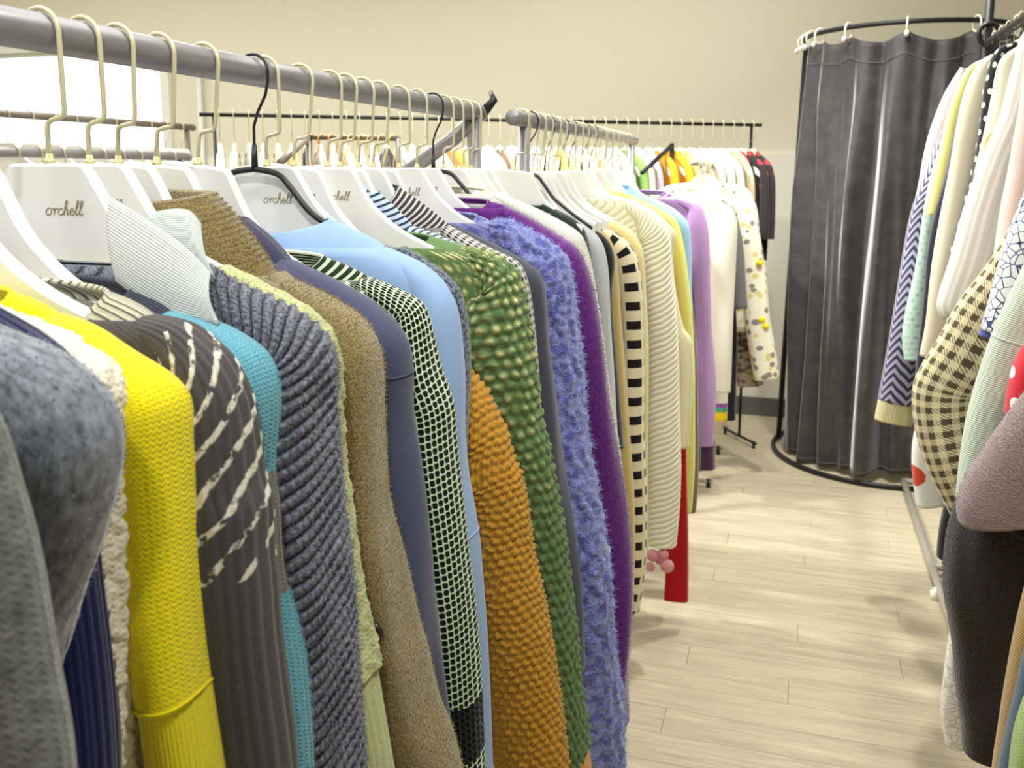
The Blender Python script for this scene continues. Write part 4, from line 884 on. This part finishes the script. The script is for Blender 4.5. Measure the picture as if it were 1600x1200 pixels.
rg('blouse', 'ivory blouse with gold and brown marks beside the sheer white shirt', 'blouse', 2.54, [(1590, 72), (1562, 95), (1549, 150), (1534, 220), (1516, 290), (1499, 350), (1487, 420), (1480, 470)],
   K('ivory_marks', (220, 216, 196), 'floral', (206, 170, 80), p=9, col3=(80, 76, 66), mel=0.06), 'white hanger inside the ivory marked blouse', A=0.03, B=0.03)
rg('blouse', 'sheer white blouse with fine stripes and wide sleeve', 'blouse', 2.42, [(1630, 30), (1598, 52), (1580, 110), (1562, 180), (1537, 240), (1510, 320), (1489, 400), (1466, 472), (1474, 496)],
   K('sheer_white_stripe', (214, 213, 206), 'stripeu', (234, 234, 228), p=0.018, mel=0.03, bump=0.4), 'white hanger inside the sheer white blouse', A=0.06, B=0.04)
rg('top', 'blush pink soft top squeezed behind the houndstooth coat', 'top', 2.3, [(1640, 40), (1606, 95), (1591, 180), (1576, 260), (1562, 330), (1552, 400), (1545, 470)],
   K('blush', (222, 200, 196), 'plain', mel=0.05), 'white hanger inside the blush pink top', A=0.04, B=0.035)
rg('shirt', 'white floral printed shirt hem hanging low under the houndstooth coat', 'shirt', 2.5, [(1590, 200), (1540, 330), (1480, 500), (1445, 610), (1428, 680), (1426, 730), (1434, 790)],
   K('red_floral', (240, 240, 236), 'floral', (214, 80, 60), p=12, mel=0.04), 'white hanger inside the low hanging floral shirt', A=0.03, A1=0.035, B=0.03)
rg('long_coat', 'black narrow coat showing low under the houndstooth coat', 'coat', 2.34, [(1620, 200), (1570, 400), (1520, 600), (1490, 720), (1478, 790), (1470, 830), (1466, 868)],
   K('black_cotton', (26, 26, 26), 'plain'), 'white hanger inside the black narrow coat', A=0.02, B=0.03)
rg('coat', 'beige and brown houndstooth coat on the right rack', 'coat', 2.18, [(1625, 230), (1604, 290), (1580, 350), (1537, 420), (1500, 470), (1466, 530), (1440, 570), (1426, 605), (1428, 655), (1444, 720), (1464, 770), (1484, 812), (1497, 850)],
   K('big_houndstooth', (222, 212, 172), 'hound', (88, 78, 58), p=0.031, mel=0.12), 'white hanger inside the houndstooth coat', A=0.075, A1=0.05, B=0.05, shp=0.22, fold=0.006)
rg('dress', 'white lace dress whose hem shows near the floor at right', 'dress', 2.05, [(1625, 330), (1590, 480), (1560, 640), (1530, 800), (1506, 900), (1490, 960), (1480, 1040), (1472, 1110), (1478, 1160)],
   K('white_lace', (240, 240, 234), 'crackle', (205, 204, 196), p=60, mel=0.05), 'white hanger inside the white lace dress', A=0.03, A1=0.04, B=0.03)
rg('shirt', 'white shirt with blue crackle print and a blue sleeve band', 'shirt', 1.98, [(1640, 225), (1612, 275), (1596, 312), (1580, 352), (1565, 400), (1550, 452), (1537, 495), (1531, 512)],
   K('blue_crackle', (242, 243, 244), 'crackle', (66, 76, 120), p=55, mel=0.04), 'white hanger inside the blue crackle shirt', A=0.035, B=0.035, cuff=(0.014, K('blue_band', (84, 88, 168), 'plain'), 1.0))
rg('blouse', 'purple lace blouse edge beside the white lace hem', 'blouse', 1.92, [(1640, 420), (1600, 600), (1560, 780), (1525, 930), (1508, 1000), (1504, 1050), (1505, 1140)],
   K('purple_lace', (120, 92, 160), 'crackle', (70, 50, 96), p=90, mel=0.1), 'white hanger inside the purple lace blouse', A=0.02, B=0.03)
rg('sweatshirt', 'pale sage sweatshirt beside the houndstooth coat', 'sweatshirt', 1.84, [(1640, 350), (1610, 400), (1585, 450), (1562, 500), (1541, 560), (1520, 640), (1506, 720), (1498, 790)],
   K('pale_sage', (196, 206, 190), 'ribv', p=0.004, mel=0.12), 'white hanger inside the pale sage sweatshirt', A=0.05, B=0.045, seam=(1545, 525))
rg('shirt', 'red shirt with white dots at the right edge', 'shirt', 1.74, [(1650, 490), (1616, 530), (1594, 560), (1582, 600), (1574, 648)],
   K('red_dots', (206, 40, 56), 'dots', (246, 240, 236), p=0.05, mel=0.06), 'white hanger inside the red dotted shirt', A=0.025, B=0.035)
rg('fleece_coat', 'mauve teddy fleece jacket over the dark brown coat at the right edge', 'jacket', 1.47, [(1650, 560), (1612, 605), (1572, 655), (1535, 705), (1508, 745), (1492, 785), (1494, 812)],
   K('mauve_fleece', (150, 128, 128), 'plain', mel=0.35, nscale=260, bump=1.0, dist=0.003, sheen=0.6), 'white hanger inside the mauve fleece jacket', A=0.075, A1=0.07, B=0.055, shp=0.16, fold=0.006, fuzz=(16000, 0.006, fz('mauve_fibre', (160, 138, 138))), res=0.006, hem=0.95)
rg('fleece_coat', 'very dark brown fleece coat hanging low under the mauve jacket', 'coat', 1.56, [(1650, 590), (1618, 640), (1575, 700), (1530, 745), (1500, 775), (1487, 815), (1481, 870), (1483, 930), (1494, 975), (1504, 1025), (1509, 1080), (1514, 1130), (1511, 1168)],
   K('dark_brown_fleece', (58, 48, 47), 'plain', mel=0.5, nscale=200, bump=1.0, dist=0.003, sheen=0.3), 'white hanger inside the dark brown fleece coat', A=0.075, A1=0.055, B=0.055, shp=0.2, fold=0.009, fuzz=(14000, 0.006, fz('brown_fibre', (74, 62, 60))), res=0.006)
rg('coat', 'tan wool coat edge in the lower right corner', 'coat', 1.33, [(1690, 720), (1645, 800), (1612, 900), (1592, 980), (1577, 1060), (1562, 1150), (1553, 1200), (1543, 1280)],
   K('tan_wool', (176, 144, 92), 'ribv', p=0.004, mel=0.2), 'white hanger inside the tan wool coat', A=0.016, B=0.03)
rg('jacket', 'steel blue jacket edge between the tan coat and the green knit', 'jacket', 1.26, [(1680, 850), (1630, 940), (1605, 1010), (1590, 1080), (1575, 1150), (1564, 1210), (1556, 1300)],
   K('steel_blue', (74, 98, 118), 'plain', mel=0.2), 'white hanger inside the steel blue jacket', A=0.02, B=0.03)
rg('sweater', 'light green fuzzy sweater in the very corner at lower right', 'sweater', 1.15, [(1690, 950), (1640, 1020), (1608, 1080), (1588, 1130), (1577, 1180), (1570, 1260), (1566, 1330)],
   K('light_green_knit', (158, 186, 112), 'knit', p=0.006, mel=0.3), 'white hanger inside the light green sweater', A=0.035, B=0.04, fuzz=(3000, 0.004))

# ================================================================== racks in the background
def simple_proto(kind):
    """a small top with two sleeves around a hanger, plane XZ, origin on the rail"""
    W = 0.2 if kind != 'narrow' else 0.16; L = {'short': 0.55, 'long': 0.85, 'narrow': 0.6}[kind]
    n = 28; th = np.arange(n) / n * 2 * math.pi
    zz = np.r_[np.linspace(-0.135, -0.24, 8), np.linspace(-0.3, -0.135 - L, 8)]
    wd = np.interp(-zz, [0.135, 0.155, 0.19, 0.24, 0.3], [0.07, 0.10, W * 0.8, W, W * 0.97]); wd = np.where(zz < -0.3, W * 0.98, wd)
    bd = np.interp(-zz, [0.135, 0.2, 0.4, 1.2], [0.008, 0.016, 0.02, 0.022])
    T, Z = np.meshgrid(th, zz); P = np.stack([wd[:, None] * np.cos(T), bd[:, None] * np.sin(T) + 0.005 * np.sin(9 * np.cos(T) + 3 * Z) * np.clip(-Z - 0.2, 0, 0.2) * 5, Z], -1)
    U = np.repeat((np.append(th, 6.283) * W * 0.64)[None], len(zz), 0); V = np.repeat(-zz[:, None], n + 1, 1)
    body = grid_mesh('body', P, U, V); sl = []
    for s in (-1, 1):
        path = [(s * 0.1, -0.155), (s * (W - 0.01), -0.2), (s * (W + 0.035), -0.28), (s * (W + 0.05), -0.45), (s * (W + 0.05), -0.135 - L * 0.8)]
        Q = smooth_poly(path, 16); t = np.gradient(Q, axis=0); t /= np.linalg.norm(t, axis=1)[:, None]; nn = s * np.stack([-t[:, 1], t[:, 0]], 1)
        A = np.linspace(0.02, 0.035, 16); c = Q - nn * A[:, None]; m = 12; a = np.arange(m) / m * 6.283
        Pq = np.stack([c[:, 0:1] + nn[:, 0:1] * A[:, None] * np.cos(a), 0.022 * np.sin(a)[None] * np.linspace(0.7, 1, 16)[:, None], c[:, 1:2] + nn[:, 1:2] * A[:, None] * np.cos(a)], -1)
        Uq = np.repeat((np.append(a, 6.283) * 0.03)[None], 16, 0); Vq = np.repeat(np.linspace(0, L, 16)[:, None], m + 1, 1)
        sl.append(grid_mesh('sleeve', Pq, Uq, Vq))
    return body, sl
SP = {k: simple_proto(k) for k in ('short', 'long', 'narrow')}
PAL = {'cream': (238, 230, 204), 'white': (246, 245, 238), 'ivory': (232, 226, 206), 'beige': (214, 198, 166), 'black': (36, 34, 34), 'grey': (160, 160, 158), 'yellow': (236, 210, 110),
       'amber': (232, 172, 40), 'orange': (232, 140, 60), 'pale pink': (236, 208, 200), 'olive': (150, 150, 96), 'lavender': (206, 198, 222), 'brown': (120, 92, 76), 'green': (132, 170, 90), 'silver': (206, 208, 206)}
PM = {k: K('far_' + k.replace(' ', '_'), v, 'plain', mel=0.08, bump=0.2) for k, v in PAL.items()}
PM['red floral black'] = K('far_floral', (52, 46, 46), 'floral', (214, 84, 50), p=10, mel=0.1, col3=(190, 60, 80)); PAL['red floral black'] = 0
def simple(kind, colour, loc, rz, label, group):
    r = empty('hanging_top', loc, label, 'garment', group); r.rotation_euler = (0, 0, rz)
    body, sl = SP[kind]
    for nm, me in (('body', body), ('sleeve', sl[0]), ('sleeve', sl[1])):
        o = bpy.data.objects.new(nm, me); COL.objects.link(o); o.parent = r
        if not me.materials: me.materials.append(PM['cream'])
        o.material_slots[0].link = 'OBJECT'; o.material_slots[0].material = PM[colour]
    return r
ORD = ['first', 'second', 'third', 'fourth', 'fifth', 'sixth', 'seventh', 'eighth', 'ninth', 'tenth', 'eleventh', 'twelfth', 'thirteenth', 'fourteenth', 'fifteenth', 'sixteenth', 'seventeenth', 'eighteenth', 'nineteenth', 'twentieth',
       'twenty-first', 'twenty-second', 'twenty-third', 'twenty-fourth', 'twenty-fifth', 'twenty-sixth', 'twenty-seventh', 'twenty-eighth', 'twenty-ninth', 'thirtieth', 'thirty-first', 'thirty-second', 'thirty-third', 'thirty-fourth',
       'thirty-fifth', 'thirty-sixth', 'thirty-seventh', 'thirty-eighth', 'thirty-ninth', 'fortieth', 'forty-first', 'forty-second', 'forty-third', 'forty-fourth', 'forty-fifth']
def fill_rack(A, B, z, cols, where, step_jit=0.01, drop=0.0, kinds=('short', 'long', 'narrow', 'short')):
    A, B = Vector(A), Vector(B); d = (B - A); n = len(cols); rz = math.atan2(d.y, d.x) - math.pi / 2
    for i, c in enumerate(cols):
        if c is None: continue
        f = (i + 0.6) / (n + 0.2); p = A + d * f; r = rz + random.uniform(-0.12, 0.12)
        hanger('white', (p.x, p.y, z), r, 'thin white hanger of the %s %s top on %s' % (ORD[i], c, where), 'hangers on ' + where, True)
        simple(kinds[i % len(kinds)], c, (p.x, p.y, z - drop), r, '%s top, %s from the left on %s' % (c, ORD[i], where), 'tops on ' + where)
fr_ = frame_rack('thin black rack standing diagonally along the back wall', -2.43, 3.3, -0.21, 4.92, 1.695, 0.0085, M_BLK, splay=0.16)
cols = ['white', 'cream', 'silver', 'ivory', 'cream', 'yellow', 'black', 'cream', 'ivory', 'beige', 'white', 'cream', 'black', 'ivory', 'cream', 'olive', 'white', 'orange', 'yellow', 'cream', 'ivory', 'brown', 'cream', 'white', 'pale pink',
        'cream', 'yellow', 'ivory', 'white', 'beige', 'lavender', 'cream', 'green', 'ivory', 'lavender', 'amber', 'amber', 'yellow', 'pale pink', 'ivory', 'white', 'cream', 'beige', 'red floral black', 'red floral black']
fill_rack((-2.40, 3.32, 0), (-0.22, 4.91, 0), 1.695, cols, 'the diagonal back rack')
# two racks far left in front of the window
frame_rack('dark grey rack far left, lower of the two before the window', -2.66, 1.5, -2.66, 3.5, 1.522, 0.018, M_RAIL, splay=0.3)
fill_rack((-2.66, 1.95, 0), (-2.66, 3.45, 0), 1.522, ['white', 'cream', 'silver', 'white', 'ivory', 'cream', 'grey', 'white', 'silver', 'cream', 'ivory', 'lavender', 'white', 'grey'], 'the lower left rack')
frame_rack('dark brown rack far left, taller of the two before the window', -3.25, 2.4, -3.25, 4.33, 1.70, 0.017, M_TAUPE, splay=0.3)
fill_rack((-3.25, 3.0, 0), (-3.25, 4.3, 0), 1.70, ['white', 'ivory', 'white', 'silver', 'white', 'cream', 'white', 'ivory', 'pale pink', 'cream'], 'the taller left rack', drop=0.06)
# sloping display arms between the racks
def slope_arm(a, b, r, mat, label):
    root = empty('display_arm', (b[0], b[1], 0), label, 'display stand')
    MB().tube([a, b], r, 10).build('sloping_arm', mat, root)
    MB().tube([(a[0], a[1], 0), (a[0], a[1], a[2] + 0.01)], r, 10).build('post', mat, root)
    MB().tube([(a[0], a[1], 0.0), (a[0], a[1], 0.02)], 0.14, 20).build('base_plate', mat, root)
slope_arm(at(1050, 227, 4.55), at(1003, 270, 4.2), 0.011, M_BLK, 'black sloping display arm above the lilac cardigan')
slope_arm(at(482, 214, 2.75), at(438, 254, 2.45), 0.012, M_TAUPE, 'taupe sloping display arm behind the black wire hanger')

# orange and yellow hangers on a small rail behind the near rack
oa, ob = at(482, 214, 2.75), at(622, 216, 2.75)
rs = empty('hanger_stand', ((oa[0] + ob[0]) / 2, 2.75, 0), 'small brown stand with orange and yellow hangers behind the near rack', 'display stand')
MB().tube([oa, ob], 0.009, 10).build('rail', M_TAUPE, rs)
for q in (oa, ob):
    MB().tube([(q[0], q[1], 0.02), (q[0], q[1], q[2])], 0.009, 10).build('post', M_TAUPE, rs)
    MB().tube([(q[0], q[1] - 0.16, 0.015), (q[0], q[1] + 0.16, 0.015)], 0.011, 10).build('foot_bar', M_TAUPE, rs)
M_OR = plain('orange_plastic', (238, 156, 84), 0.4); M_YE = plain('yellow_plastic', (240, 214, 120), 0.4)
for i in range(9):
    f = (i + 0.5) / 9; h = hanger('black', (oa[0] + (ob[0] - oa[0]) * f, 2.75, oa[2] + (ob[2] - oa[2]) * f - 0.012), math.radians(60 + 8 * (i % 3)),
        ('orange plastic hanger, %s from the left on the small brown stand' if i < 3 else 'yellow plastic hanger, %s from the left on the small brown stand') % ORD[i], 'hangers on the small brown stand')
    for c in h.children:
        c.material_slots[0].link = 'OBJECT'; c.material_slots[0].material = M_OR if i < 3 else M_YE
